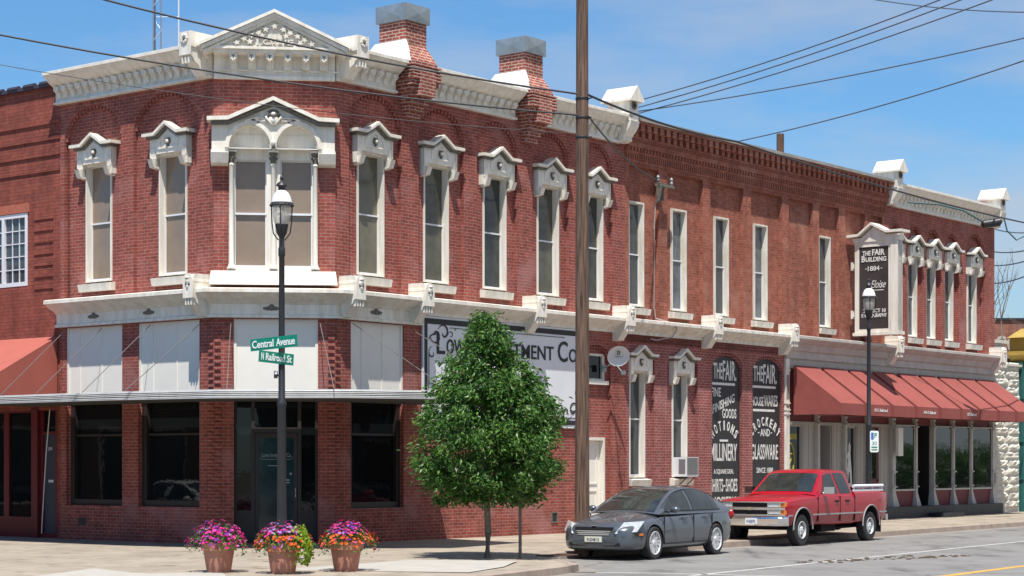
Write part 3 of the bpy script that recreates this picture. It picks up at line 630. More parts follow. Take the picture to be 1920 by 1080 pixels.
# chimneys: brick stack, metal cap, corbelled breast through the cornice
def chimney(s0):
    m = MB(); w = .74; s1 = s0+w
    m.box(s0, s1, -.2, .62, 11.55, 12.16)
    m.hexa([(s0-.05, -.5, 11.15), (s1+.05, -.5, 11.15), (s1+.05, .75, 11.15), (s0-.05, .75, 11.15), (s0, -.2, 11.58), (s1, -.2, 11.58), (s1, .62, 11.58), (s0, .62, 11.58)])
    for i, (e, y, za, zb) in enumerate([(.05, -.5, 11.0, 11.16), (.09, -.54, 10.86, 11.0), (.13, -.56, 10.72, 10.86), (.1, -.5, 10.6, 10.72), (.04, -.44, 10.48, 10.6), (-.02, -.38, 10.34, 10.48), (-.06, -.32, 10.2, 10.34), (-.10, -.22, 10.05, 10.2), (-.14, -.14, 9.88, 10.05)]):
        m.box(s0-e, s1+e, y, .1, za, zb)
    m.box(s0+.1, s1-.1, -.58, -.4, 10.36, 10.95)
    for i in range(5): m.box(s0-.13, s1+.13, -.57+i*.002, .08, 10.72+i*.077+.01, 10.72+i*.077+.05)
    st = m.obj('chimney', BRC, CB)
    m = MB(); m.box(s0-.06, s1+.06, -.26, .68, 12.12, 12.52)
    m.add([(s0-.061, -.261, 12.52), (s1+.061, -.261, 12.52), (s1+.061, .681, 12.52), (s0-.061, .681, 12.52), ((s0+s1)/2, .2, 12.56)], [(0, 1, 4), (1, 2, 4), (2, 3, 4), (3, 0, 4)])
    for yy in (-.262,): 
        m.add([(s0-.06, yy, 12.12), (s1+.06, yy, 12.12), (s1+.06, yy, 12.52), (s0-.06, yy, 12.52), ((s0+s1)/2, yy-.03, 12.32)], [(0, 1, 4), (1, 2, 4), (2, 3, 4), (3, 0, 4)])
    m.add([(s0-.062, -.26, 12.12), (s0-.062, .68, 12.12), (s0-.062, .68, 12.52), (s0-.062, -.26, 12.52), (s0-.095, .2, 12.32)], [(0, 1, 4), (1, 2, 4), (2, 3, 4), (3, 0, 4)])
    m.obj('chimney_cap', GAL, st, smooth=False)
    m = MB(); m.hexa([(s0-.42, -.42, 11.14), (s0-.0, -.42, 11.14), (s0-.0, .9, 11.14), (s0-.42, .9, 11.14), (s0-.06, -.25, 11.66), (s0-.01, -.25, 11.66), (s0-.01, .7, 11.66), (s0-.06, .7, 11.66)])
    m.obj('flashing', mat('white_flashing', (.72, .72, .72), .6, vary=.2, vscale=6), st)
chimney(2.16); chimney(6.66)
finial(CB, 11.05, 10.42, 11.9, 0, w=.5, out=.52)
# ground-floor infill of the corner bays
def shopbay(fr, s0, s1, zb=.82, blank=3.32):
    l, r = FR(fr, s0); w = s1-s0
    m = MB(); m.plate(rect(.0, w, blank, 5.04), [], .06, .16); m.box(.0, .06, .03, .06, blank, 5.04); m.box(w-.06, w, .03, .06, blank, 5.04)
    for xx in (w*.22, w*.61): m.box(xx, xx+.014, .045, .06, blank, 5.03)
    m.obj('blank_panel', PNL, CB, l, r)
    m = MB(); m.plate(rect(0, w, zb, blank), [rect(.16, w-.12, zb+.14, blank-.12)], .12, .26); f = m.obj('shop_window', FRM, CB, l, r)
    m = MB(); m.box(.1, w-.08, .22, .23, zb+.1, blank-.08); m.obj('glass', GSHP, f)
    m = MB(); m.box(.17, w-.13, .16, .22, 2.45, 2.5); m.obj('glazing_bar', FRM, f)
shopbay('L', -5.13, -3.1); shopbay('L', -2.54, -.47); shopbay('R', .52, 2.32, .78)
l, r = FR('C', .44)
m = MB(); m.plate(rect(0, 1.87, 3.32, 5.04), [], .06, .16); m.box(0, .06, .03, .06, 3.32, 5.04); m.box(1.81, 1.87, .03, .06, 3.32, 5.04); m.obj('blank_panel', PNL, CB, l, r)
m = MB(); m.plate(rect(0, 1.87, .03, 3.32), [rect(.06, .38, .75, 3.2), rect(.46, 1.42, 2.62, 3.2), rect(.46, 1.42, .06, 2.5), rect(1.5, 1.81, .75, 3.2)], .3, .42); sf = m.obj('shop_front', FRM, CB, l, r)
for a, b, c0, c1 in ((.04, .4, .7, 3.22), (.44, 1.44, 2.6, 3.22), (1.48, 1.83, .7, 3.22)):
    m = MB(); m.box(a, b, .36, .37, c0, c1); m.obj('glass', GSHP, sf)
dr = MB(); dr.plate(rect(.47, 1.41, .07, 2.49), [rect(.55, 1.33, .25, 2.38)], .31, .36); do = dr.obj('door', FRM, CB, l, r)
m = MB(); m.box(.53, 1.35, .335, .34, .22, 2.4); m.obj('glass', GTEAL, do)
m = MB(); m.tube([(1.37, .27, 1.05), (1.37, .25, 1.1), (1.37, .25, 1.2), (1.37, .27, 1.25)], .012); m.obj('handle', ALU, do)
m = MB(); m.text('Lowe Investment Co.', .62, 1.28, 1.95, 2.05, .33, 0, thick=.002)
m.tube([(.58, .33, 1.98), (.56, .33, 1.93), (.62, .33, 1.9), (1.26, .33, 1.9), (1.32, .33, 1.93), (1.3, .33, 1.98)], .006)
m.box(.75, 1.15, .329, .333, 1.75, 1.765); m.box(1.13, 1.24, .329, .333, 1.42, 1.45); m.box(1.13, 1.24, .329, .333, 1.36, 1.39); m.box(1.24, 1.29, .329, .333, 1.55, 1.6)
m.obj('door_lettering', mat('dim_lettering', (.30, .32, .32), .6), do)
# narrow side window and door next to the painted sign
l, r = FR('R', 10.06)
m = MB(); m.plate(rect(-.44, .44, 4.0, 4.72), [rect(-.34, .34, 4.06, 4.66)], .1, .22); f = m.obj('window', WHT2, CB, l, r)
m = MB(); m.box(-.36, .36, .16, .17, 4.05, 4.67); m.obj('glass', GSHP, f)
m = MB(); m.box(-.5, .5, .0, .2, 3.9, 4.0); m.obj('window_sill', PNL, f)
m = MB(); m.plate(rect(-.46, .44, .0, 2.5), [rect(-.38, .36, .02, 2.42)], .08, .3); f = m.obj('door_frame', WHT, CB, l, r)
m = MB(); m.box(-.38, .36, .22, .27, .02, 2.42)
for a, b in ((.2, 1.1), (1.25, 2.25)): m.plate(rect(-.27, .25, a, b), [rect(-.23, .21, a+.04, b-.04)], .2, .22)
m.obj('door', PNL, CB, l, r)
m = MB(); m.plate(rect(-.14, .14, .28, .56), [rect(-.1, .1, .31, .53)], -.02, .02); m.box(-.11, .11, .0, .01, .3, .54, 1); l, r = FR('R', 8.15); m.obj('vent_grille', [GRM, BLK], CB, l, r)
m = MB(); m.box(-.14, .14, -.01, .01, .35, .52); l, r = FR('L', -4.55); m.obj('vent_grille', BLK, CB, l, r)
# ------------------------------------------------------------------ canopy over the pavement
def lw(x, y): s, o = SO(x, y); return (s, -o)
pd = [(-8.6, 41.75), (-6.18, 40.4), (-3.43, 40.25), (-1.35, 41.1), (.24, 43.87)]
p0 = (pd[0][0]-.784*6.0, pd[0][1]+.621*6.0)
co = [lw(*p) for p in [p0]+pd]
ci = [(2.77, -.01), (0, -.01), (LC[0]-.01, LC[1]), (LC[0]-.01, co[0][1])]
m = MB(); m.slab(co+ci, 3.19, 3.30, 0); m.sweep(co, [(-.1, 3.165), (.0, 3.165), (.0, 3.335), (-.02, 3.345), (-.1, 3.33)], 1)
for zz in (3.2, 3.24, 3.275, 3.31): m.sweep(co, [(0, zz-.012), (.014, zz), (0, zz+.012)], 1)
m.sweep(co, [(0, 3.165), (.02, 3.165), (.02, 3.18), (0, 3.18)], 1)
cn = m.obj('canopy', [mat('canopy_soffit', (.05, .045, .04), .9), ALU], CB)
RODM = mat('rod_metal', (.16, .14, .13), .7)
def rod(fr, s, end):
    (x, y, _), r = FR(fr, s, -.06); m = MB(); m.tube([(x, y, 4.98), (end[0], end[1], 3.32)], .009, 5); m.obj('canopy_rod', RODM, cn)
ndL = (-1, 0)
rod('L', -3.75, (LC[0]-2.05, LC[1]+3.75)); rod('L', -2.05, (LC[0]-2.1, LC[1]+2.05)); rod('L', -.3, (LC[0]-2.2, LC[1]+.5)); rod('L', -5.1, (LC[0]-2.0, LC[1]+5.1))
rod('C', .38, (co[2][0]+.35, co[2][1]-.0)); rod('C', 2.35, (co[3][0]-.3, co[3][1]+.05)); rod('R', .52, (.35, -3.2)); rod('R', 2.45, (2.45, -3.35))

# ================================================================== MIDDLE BUILDING
MS = 11.32
MBd = empty('brick_building', W(MS, 0), A, 'plain orange brick building with toothed parapet between the corner building and the awning shop', 'building')
pan = [(11.5, 12.93), (13.35, 15.18), (15.57, 17.37), (17.79, 19.58), (19.99, 21.45), (21.85, 23.11), (23.53, 24.84), (25.25, 26.0)]
mw = [11.95, 14.07, 16.3, 18.48, 22.33]
wall(MBd, 'R', MS, 26.2, 5.1, 10.98, BR2, [(a, b, 5.7, 9.9) for a, b in pan], [(x-.38, x+.38, 6.05, 8.95) for x in mw], sh=MS, dep=.13)
GBL2 = glassmat('glass_grey_curtain', (.13, .14, .15), .06, spec=.6, vary=.6, vscale=2.2)
for x, gm in zip(mw, (GBLU, GBL2, GBLU, GBL2, GBLU)):
    l, r = FR('R', x, 0, 0, MS); make_window(MBd, l, r, w=.38, z0=6.09, z1=8.95, glass=gm, hood=False, y0=.10, sh=.2, mt=WHT2)
m = MB(); n = 26.2-MS
def row(z0, z1, w, gap, y, off=0):
    x = off
    while x+w < n: m.box(x, x+w, y, .05, z0, z1); x += w+gap
m.box(0, n, -.03, .05, 9.98, 10.06); row(10.06, 10.22, .055, .05, -.065); m.box(0, n, -.075, .05, 10.22, 10.29)
row(10.29, 10.39, .07, .085, -.12); m.box(0, n, -.13, .05, 10.39, 10.53); row(10.53, 10.6, .05, .045, -.17); m.box(0, n, -.18, .05, 10.6, 10.655)
row(10.655, 10.82, .15, .16, -.23, .16); row(10.82, 10.99, .19, .12, -.31, 0); m.box(0, n, -.14, .05, 10.655, 10.99); m.box(0, n, -.33, .1, 10.99, 11.05)
m.obj('brick_corbelling', BR2, MBd)
m = MB(); m.box(-.0, n, -.37, .45, 11.05, 11.14); m.obj('coping', mat('grey_coping', (.30, .28, .25), .7, vary=.25, vscale=2), MBd)
m = MB(); m.slab([(0.1, .3), (n-.1, .3), (n-.1, 10), (.1, 10)], 10.8, 10.9); m.obj('roof', GRYP, MBd)
lb = [(11.5, 12.72, .0, 4.55, .42), (13.35, 14.9, .0, 4.55, .42), (15.66, 17.3, .0, 4.6, .42), (17.88, 19.6, .0, 4.6, .42)]
wall(MBd, 'R', MS, 19.72, 0, 5.3, BR4, lb, [(x-.38, x+.38, 1.36, 4.33) for x in (12.0, 14.1)], sh=MS, dep=.1)
wall(MBd, 'R', 19.72, 26.2, 4.95, 5.3, GRYP, [], [], sh=MS, back=False)
for i, x in enumerate((12.0, 14.1)):
    l, r = FR('R', x, 0, 0, MS); make_window(MBd, l, r, w=.38, z0=1.42, z1=4.33, glass=GBLU, y0=.1, spikes=False, rail=.55, mt=WHT)
GBELT = mat('grey_cream_paint', (.46, .43, .39), .65, vary=.2, vscale=3)
def bl(parent, s0, s1, prof, sh): m = MB(); m.sweep([(s0-sh, 0), (s1-sh, 0)], prof); return m.obj('belt_course', GBELT if prof is BELT_C else WHT2, parent)
bl(MBd, 11.37, 19.72, BELT_B, MS); bl(MBd, 19.73, 26.2, BELT_C, MS)
for s in (15.23, 19.5): console(MBd, 'R', s, 5.08, 6.02, .53, .27, sh=MS, flower=False)
# painted wall advertisements
def advert(s0, s1, lines):
    m = MB(); c = (s0+s1)/2; hw = (s1-s0)/2-.015
    m.plate([(x-c, z) for x, z in arch(s0+.015, s1-.015, .35, 4.58, .38)], [], .085, .099)
    l, r = FR('R', c, 0, 0, MS); a = m.obj('painted_advertisement', BLK, MBd, l, r); m = MB()
    for ln in lines:
        if ln[0] == 't': _, t, x0, x1, z0, z1 = ln; m.text(t, x0, x1, z0, z1, .082, 0, bold=.012, thick=.004)
        elif ln[0] == 'b': _, x0, x1, z0, z1 = ln; m.box(x0, x1, .080, .084, z0, z1)
        elif ln[0] == 's':
            _, t, x0, x1, z0, z1, dz = ln; i0 = len(m.v); m.text(t, x0, x1, z0, z1, .082, 0, bold=.012, thick=.004)
            m.v = m.v[:i0]+[(x, y, z+dz*(x-x0)/(x1-x0)) for x, y, z in m.v[i0:]]
        else: _, t, cx, cz, R, aa, h, w = ln; m.arctext(t, cx, cz, R, -aa, aa, h, w, .082, 0, bold=.012)
    m.obj('lettering', LTR, a)
advert(15.66, 17.3, [('t', 'THE', -.62, -.14, 4.26, 4.72), ('t', 'FAIR.', -.12, .62, 4.22, 4.80), ('b', -.72, .55, 4.08, 4.15), ('t', 'FINE', -.74, -.22, 3.74, 4.0), ('s', 'FINISHING', -.66, .52, 3.24, 3.5, .36), ('t', 'GOODS', -.14, .62, 3.12, 3.4),
    ('a', 'NOTIONS', -.05, 1.95, .82, .74, .28, .13), ('b', -.28, .17, 2.44, 2.5), ('t', 'MILLINERY', -.77, .66, 1.88, 2.38), ('t', 'A SQUARE DEAL', -.6, .48, 1.48, 1.64), ('t', 'SHIRTS', -.76, -.1, .98, 1.36), ('t', '-', -.08, .02, 1.12, 1.18), ('t', 'SHOES', .05, .68, .98, 1.36), ('t', 'HOSIERY', -.7, .6, .5, .84)])
advert(17.88, 19.6, [('t', 'THE', -.68, -.14, 4.26, 4.72), ('t', 'FAIR.', -.12, .66, 4.2, 4.78), ('b', -.76, .6, 4.06, 4.13), ('t', 'HOUSE', -.78, -.1, 3.52, 3.8), ('t', 'WARES', -.08, .72, 3.52, 3.86), ('b', -.7, .55, 3.36, 3.43),
    ('a', 'CROCKERY', -.02, 1.98, .95, .80, .27, .14), ('t', 'AND', -.28, .26, 2.62, 2.84), ('b', -.42, -.33, 2.71, 2.74), ('b', .31, .4, 2.71, 2.74), ('t', 'GLASSWARE', -.8, .74, 1.92, 2.38), ('t', 'SINCE 1888', -.5, .45, 1.52, 1.68)])

# ================================================================== AWNING SHOP (right)
FS = 26.2
FB = empty('brick_building', W(FS, 0), A, 'dark red brick shop building at the far end, four hooded windows above the red awnings', 'building')
fw = [27.02, 28.4, 29.78, 31.18, 33.05]
wall(FB, 'R', FS, 34.68, 5.1, 10.9, BR1, [(26.55, 27.5, 5.7, 9.35, .45), (27.86, 28.94, 5.7, 9.35, .5), (29.24, 30.32, 5.7, 9.35, .5), (30.64, 31.74, 5.7, 9.35, .5), (32.3, 33.85, 5.7, 9.3, .7)], [(x-.36, x+.36, 6.0, 8.82) for x in fw], sh=FS, dep=.16)
for x in fw:
    l, r = FR('R', x, 0, 0, FS); make_window(FB, l, r, w=.36, z0=6.1, z1=8.82, glass=GBLU, y0=.14, spikes=False, mt=WHT2)
corn(FB, [(.25, 0), (8.3, 0)], [('R', 26.5, 34.4)], FS, 11.05)
finial(FB, 26.42, 10.33, 11.82, FS, .5, .5); finial(FB, 34.42, 10.33, 11.75, FS, .5, .5)
m = MB(); m.slab([(.1, .3), (8.4, .3), (8.4, 12), (.1, 12)], 10.7, 10.8); m.box(8.1, 8.46, .42, 12, 0, 10.9, 0); m.obj('roof', BR1, FB)
bl(FB, 26.2, 34.55, BELT_C, FS)
for s in (26.33, 34.35): console(FB, 'R', s, 5.05, 6.0, .53, .27, sh=FS, flower=False)
# shop front: columns, panels, glazing (from s = 19.95)
x0 = lambda s: s-FS
m = MB(); m.box(x0(19.72), x0(34.68), .0, .3, 4.72, 5.1); m.obj('lintel', GRYP, FB)
m = MB(); m.box(x0(19.95), x0(34.68), .12, .3, 3.1, 4.72); m.obj('transom_panel', MARN, FB)
def column(s, w=.17, zb=.37, big=False):
    m = MB(); z0 = 0 if big else zb
    m.box(-w/2, w/2, -.06 if big else -.03, .14, z0, 5.0 if big else 4.72)
    if big:
        for dx in (-.06, -.02, .02, .06): m.box(dx-.008, dx+.008, -.065, -.058, 3.75, 4.5, 1)
        for zz in (3.3, 3.42, 3.62, 4.62): m.box(-w/2-.02, w/2+.02, -.085, .14, zz, zz+.04)
        for dx in (-.045, .045): m.ball((dx, -.065, 3.52), .03, 1, 8, 5, sz=1.6, sy=.3); m.ball((dx, -.065, 3.2), .022, 1, 8, 5, sz=3, sy=.3)
    else:
        m.hexa([(-w/2-.10, -.12, z0), (w/2+.10, -.12, z0), (w/2+.12, .14, z0), (-w/2-.12, .14, z0), (-w/2, -.03, z0+.45), (w/2, -.03, z0+.45), (w/2, .14, z0+.5), (-w/2, .14, z0+.5)])
        for zz in (1.0, 1.5, 3.02, 3.3): m.box(-w/2-.02, w/2+.02, -.08, .14, zz, zz+.045)
        for dx in (-.04, .04): m.box(dx-.007, dx+.007, -.068, -.058, 1.08, 1.46, 1); m.ball((dx, -.065, 3.18), .025, 1, 8, 5, sz=1.5, sy=.4)
    l, r = FR('R', s, 0, 0, FS); m.obj('iron_column', [WHT2 if big else mat('column_grey', (.50, .47, .42), .6, vary=.15) if 'column_grey' not in bpy.data.materials else bpy.data.materials['column_grey'], BLK], FB, l, r)
column(19.83, .22, big=True)
cols = [21.8, 23.55, 25.1, 26.82, 28.46, 29.8, 31.32, 32.76, 34.6]
for s in cols: column(s, .22 if s in (26.82, 34.6) else .12)
def sp(name, a, b, z0, z1, y0, y1, mt): m = MB(); m.box(0, b-a, y0, y1, z0, z1); return m.obj(name, mt, FB, (x0(a), 0, 0))
# left bays
for a, b, c, kind in ((19.95, 21.0, 21.72, 'poster'), (21.9, 22.85, 23.46, 'open'), (23.65, 24.45, 25.0, 'figure'), (25.2, 26.0, 26.7, 'red')):
    m = MB(); w = c-a
    m.box(b-a, w, .1, .2, .37, 3.1)
    for k_ in range(3): m.box(b-a+.08+k_*(c-b-.16)/2-.012, b-a+.08+k_*(c-b-.16)/2+.012, .085, .1, .37, 3.1)
    m.box(0, w, .08, .2, 3.0, 3.1); m.obj('timber_panel', GRYP, FB, (x0(a), 0, 0))
    if kind in ('poster', 'figure'):
        f = MB(); f.plate(rect(0, b-a, .37, 3.0), [rect(.06, b-a-.05, .9, 2.94)], .14, .24); fo = f.obj('shop_window', GRYP, FB, (x0(a), 0, 0))
        g = MB(); g.box(.03, b-a-.03, .2, .21, .8, 2.96); g.obj('glass', GSHP, fo)
        p = MB(); yl = mat('yellow_decal', (.34, .30, .05), .7); 
        if kind == 'poster':
            for i in range(20):
                a1, a2_ = i*pi/10, (i+1)*pi/10; p.tube([(.42+.26*cos(a1), .195, 1.95+.48*sin(a1)), (.42+.26*cos(a2_), .195, 1.95+.48*sin(a2_))], .03, 5)
            for q1, q2 in (((.25, 2.3), (.5, 1.95)), ((.5, 1.95), (.3, 1.6)), ((.42, 1.75), (.7, 1.15)), ((.2, 1.5), (.5, 1.3)), ((.3, 2.1), (.6, 2.1))): p.tube([(q1[0], .195, q1[1]), (q2[0], .195, q2[1])], .028, 5)
            p.box(.12, .85, .19, .198, 1.0, 1.12); p.box(.15, .85, .19, .198, 2.55, 2.72); p.obj('window_decal', yl, fo)
        else:
            p.plate([(.2, 1.05), (.75, 1.05), (.75, 1.12), (.68, 1.13), (.64, 1.6), (.58, 2.0), (.56, 2.15), (.58, 2.35), (.5, 2.5), (.43, 2.38), (.44, 2.2), (.32, 2.02), (.16, 1.98), (.16, 1.9), (.34, 1.93), (.42, 2.0), (.38, 1.7), (.28, 1.13), (.2, 1.13)], [[(.42, 1.16), (.56, 1.16), (.52, 1.5), (.47, 1.55)]], .19, .197); p.obj('window_decal', LTR, fo)
    elif kind == 'open':
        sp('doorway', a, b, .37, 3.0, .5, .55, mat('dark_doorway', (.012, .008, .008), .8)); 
        j = MB(); j.box(0, .05, .14, .55, .37, 3.0); j.box(.9, .95, .14, .55, .37, 3.0); j.obj('door_jamb', GRYP, FB, (x0(a), 0, 0))
    else:
        d = MB(); d.plate(rect(0, b-a, .37, 3.0), [rect(.06, b-a-.05, 2.45, 2.94)], .14, .2); d.plate(rect(.08, b-a-.07, .45, 2.3), [rect(.16, b-a-.15, 1.3, 2.2)], .12, .14); do_ = d.obj('door', mat('dark_red_door', (.14, .02, .025), .5), FB, (x0(a), 0, 0))
        g = MB(); g.box(.06, b-a-.05, .16, .17, 2.45, 2.94); g.box(.15, b-a-.14, .13, .135, 1.3, 2.2); g.obj('glass', GSHP, do_)
        g = MB(); g.ball((b-a-.12, .08, 1.25), .035, 0, 8, 6); g.obj('handle', DRK, do_)
# glazed right bays
for i, (a, b) in enumerate(((26.94, 28.38), (28.54, 29.72), (29.88, 31.24), (31.4, 32.68), (32.84, 34.48))):
    if i == 1:
        d = MB(); d.plate(rect(0, b-a, .37, 3.1), [rect(.08, b-a-.08, .5, 3.02)], .55, .62); do_ = d.obj('door', FRM, FB, (x0(a), 0, 0)); g = MB(); g.box(.06, b-a-.06, .58, .59, .45, 3.04); g.obj('glass', GSHP, do_)
        j = MB(); j.box(-.01, .04, .14, .62, .37, 3.1); j.box(b-a-.04, b-a+.01, .14, .62, .37, 3.1); j.obj('door_jamb', FRM, FB, (x0(a), 0, 0)); continue
    sp('stall_riser', a, b, .37, .9, .06, .2, MARN)
    f = MB(); f.plate(rect(0, b-a, .88, 3.1), [rect(.035, b-a-.035, .94, 3.06)], .0, .06); fo = f.obj('shop_window', bpy.data.materials['column_grey'], FB, (x0(a), 0, 0))
    g = MB(); g.box(.02, b-a-.02, .03, .04, .92, 3.08); g.obj('glass', GSHR, fo)
m = MB(); m.box(x0(24.0), x0(34.5), -.42, 1.2, -.06, .37); m.box(x0(28.6), x0(30.2), -.95, -.42, -.06, .14); m.obj('front_step', PLAT, FB)
m = MB(); m.box(x0(19.95), x0(24.0), -.1, 1.2, -.06, .37); m.obj('front_step', PLAT, FB)
# wall-mounted plaques beside the glazed bay
m = MB(); m.box(-.17, .17, -.12, -.02, 2.05, 2.98); l, r = FR('R', 26.95, 0, 0, FS); tag(m.obj('notice_board', PNL, None, W(26.8, .16), A), 'white upright notice board fixed to the shop column beside the first wide window', 'notice board')
# awnings
aw = [19.98, 21.68, 23.38, 25.02, 26.72, 28.3, 29.72, 31.2, 32.68, 34.5]
ordn = ['first red awning panel, nearest the painted wall advertisements', 'second red awning panel from the left, lettered on its valance, left of the street lamp', 'third red awning panel from the left, right of the far street lamp', 'fourth red awning panel from the left, lettered 10-A', 'fifth red awning panel from the left, just right of the 10-A panel', 'sixth red awning panel from the left, lettered 12', 'seventh red awning panel from the left, just right of the 12 panel', 'eighth red awning panel, second from the right end', 'ninth red awning panel, at the right end of the row']
for i in range(9):
    a, b = aw[i]+.08, aw[i+1]-.15; w = b-a; m = MB(); P = 1.62
    m.prism_x([(-.0, 4.80), (-P, 3.62), (-P, 3.27), (-P+.02, 3.27), (-P+.02, 3.61), (0, 4.77)], 0, w)
    for e in (0.0, w-.015): m.prism_x([(-.0, 4.79), (-P+.01, 3.61), (-P+.01, 3.27), (-P+.4, 3.275), (-.8, 3.29), (0, 3.3)], e+.001, e+.014)
    fx, fy, _ = W(a, .13)
    ao = tag(m.obj('awning', AWN, None, (fx, fy, 0), A, smooth=False), ordn[i], 'awning', 'red canvas awnings over the shop front')
    t = {1: '10 S. Railroad', 3: '10-A S. Railroad', 5: '12 S. Railroad'}.get(i)
    if t: m = MB(); m.text(t, w*.28, w*.86, 3.40, 3.50, -P-.006, 0, bold=.02, thick=.004); m.obj('lettering', LTR, ao)
    m = MB()
    for e in (.03, w-.03): m.tube([(e, -.02, 4.74), (e, -P+.04, 3.56), (e, -P+.04, 3.3)], .014, 6)
    m.tube([(.03, -P+.04, 3.3), (w-.03, -P+.04, 3.3)], .014, 6); m.tube([(.03, -P+.04, 3.3), (.03, -.0, 3.3)], .014, 6); m.obj('awning_frame', GAL, ao)

# ================================================================== LEFT NEIGHBOUR
NB = empty('brick_building', (-6.646-.784*5.36, 43.39+.621*5.36, 0), A-pi/2, 'plain dark orange brick building at the left edge with banded brickwork and red shop front', 'building')
# local x along the facade, negative to the left
m = MB(); m.plate(rect(-9, 0, 3.1, 10.9), [rect(-3.2, -1.27, 6.15, 7.93)], .03, .4)
for z in (10.0, 9.62, 9.24, 8.86): m.box(-9, -.02, .0, .03, z, z+.09)
for k_ in range(7):
    z = 7.72-k_*.28; m.box(-1.0, -.28, .005, .03, z, z+.09)
m.box(-.12, .0, .02, .4, 0, 3.1); m.box(-9, 0, .35, .5, 0, .1); m.box(-.35, 0, .035, 8, 3.2, 10.9)
m.obj('wall', BR3, NB)
m = MB(); m.box(-9.05, .0, -.06, .5, 10.9, 10.98)
for i in range(14): m.lathe([(.07, 0), (.07, .4)], n=8); i0 = len(m.v)-16; m.mul(Matrix.Translation((-.3-i*.62, -.02, 10.98)) @ Matrix.Rotation(-pi/2, 4, 'Y'), i0)
m.obj('coping', mat('dark_coping', (.05, .04, .06), .5), NB)
m = MB(); m.plate(rect(-3.2, -1.27, 6.15, 7.93), [rect(-3.1, -2.28, 6.25, 7.83), rect(-2.18, -1.37, 6.25, 7.83)], .02, .12)
f = m.obj('window', SGW, NB)
m = MB()
for a, b in ((-3.1, -2.28), (-2.18, -1.37)):
    for i in range(1, 3): x = a+(b-a)*i/3; m.box(x-.012, x+.012, .06, .08, 6.25, 7.83)
    for i in range(1, 5): z = 6.25+1.58*i/5; m.box(a, b, .06, .08, z-.012, z+.012)
m.obj('glazing_bar', SGW, f); m = MB(); m.box(-3.12, -1.35, .085, .09, 6.2, 7.9); m.obj('glass', GBLU, f)
m = MB(); m.box(-3.28, -1.2, -.0, .1, 7.94, 8.16); m.obj('soldier_course', mat('orange_lintel_brick', (.40, .12, .07), .85, vary=.2, vscale=9), NB)
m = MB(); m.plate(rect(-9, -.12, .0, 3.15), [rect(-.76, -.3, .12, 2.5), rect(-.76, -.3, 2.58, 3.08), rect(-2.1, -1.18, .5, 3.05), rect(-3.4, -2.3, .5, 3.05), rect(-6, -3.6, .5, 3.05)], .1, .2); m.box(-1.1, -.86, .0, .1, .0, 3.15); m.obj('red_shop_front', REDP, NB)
m = MB(); m.box(-6.2, -1.15, .15, .16, .45, 3.1); m.box(-.78, -.28, .15, .16, 2.5, 3.1); m.obj('shop_glass', GSHP, NB)
m = MB(); m.box(-.77, -.29, .14, .19, .1, 2.5); d_ = m.obj('door', mat('slate_door', (.035, .045, .065), .5), NB)
m = MB(); m.text('209', -.62, -.46, 2.12, 2.2, .135, thick=.004); m.box(-.6, -.42, .13, .14, 1.35, 1.41); m.obj('number_and_letter_slot', LTR, d_)
m = MB(); w = 5.0; P = 2.1
m.prism_x([(0, 4.86), (-P, 3.72), (-P, 3.4), (-P+.02, 3.4), (-P+.02, 3.71), (0, 4.83)], -w, -.1)
for e in (-w, -.115): m.prism_x([(0, 4.85), (-P+.01, 3.71), (-P+.01, 3.4), (0, 3.4)], e+.001, e+.014)
nb = (-6.646-.784*5.36, 43.39+.621*5.36); awl = mat('salmon_canvas', (.38, .10, .072), .85, vary=.08, vscale=1.2)
tag(m.obj('awning', awl, None, (nb[0], nb[1], 0), A-pi/2, smooth=False), 'salmon red canvas awning on the left neighbour, just above the metal canopy', 'awning')
# light chain hanging in front of the slate door
m = MB(); x_, y_ = -.35, -.3
m.tube([(-.32, -.05, 3.1), (-.4, -.1, 2.0), (-.5, -.12, .6), (-.52, -.14, .12)], .012, 6)
tag(m.obj('loose_cord', PNL, None, (nb[0], nb[1], 0), A-pi/2), 'pale cord hanging down in front of the slate door at the far left', 'cord')

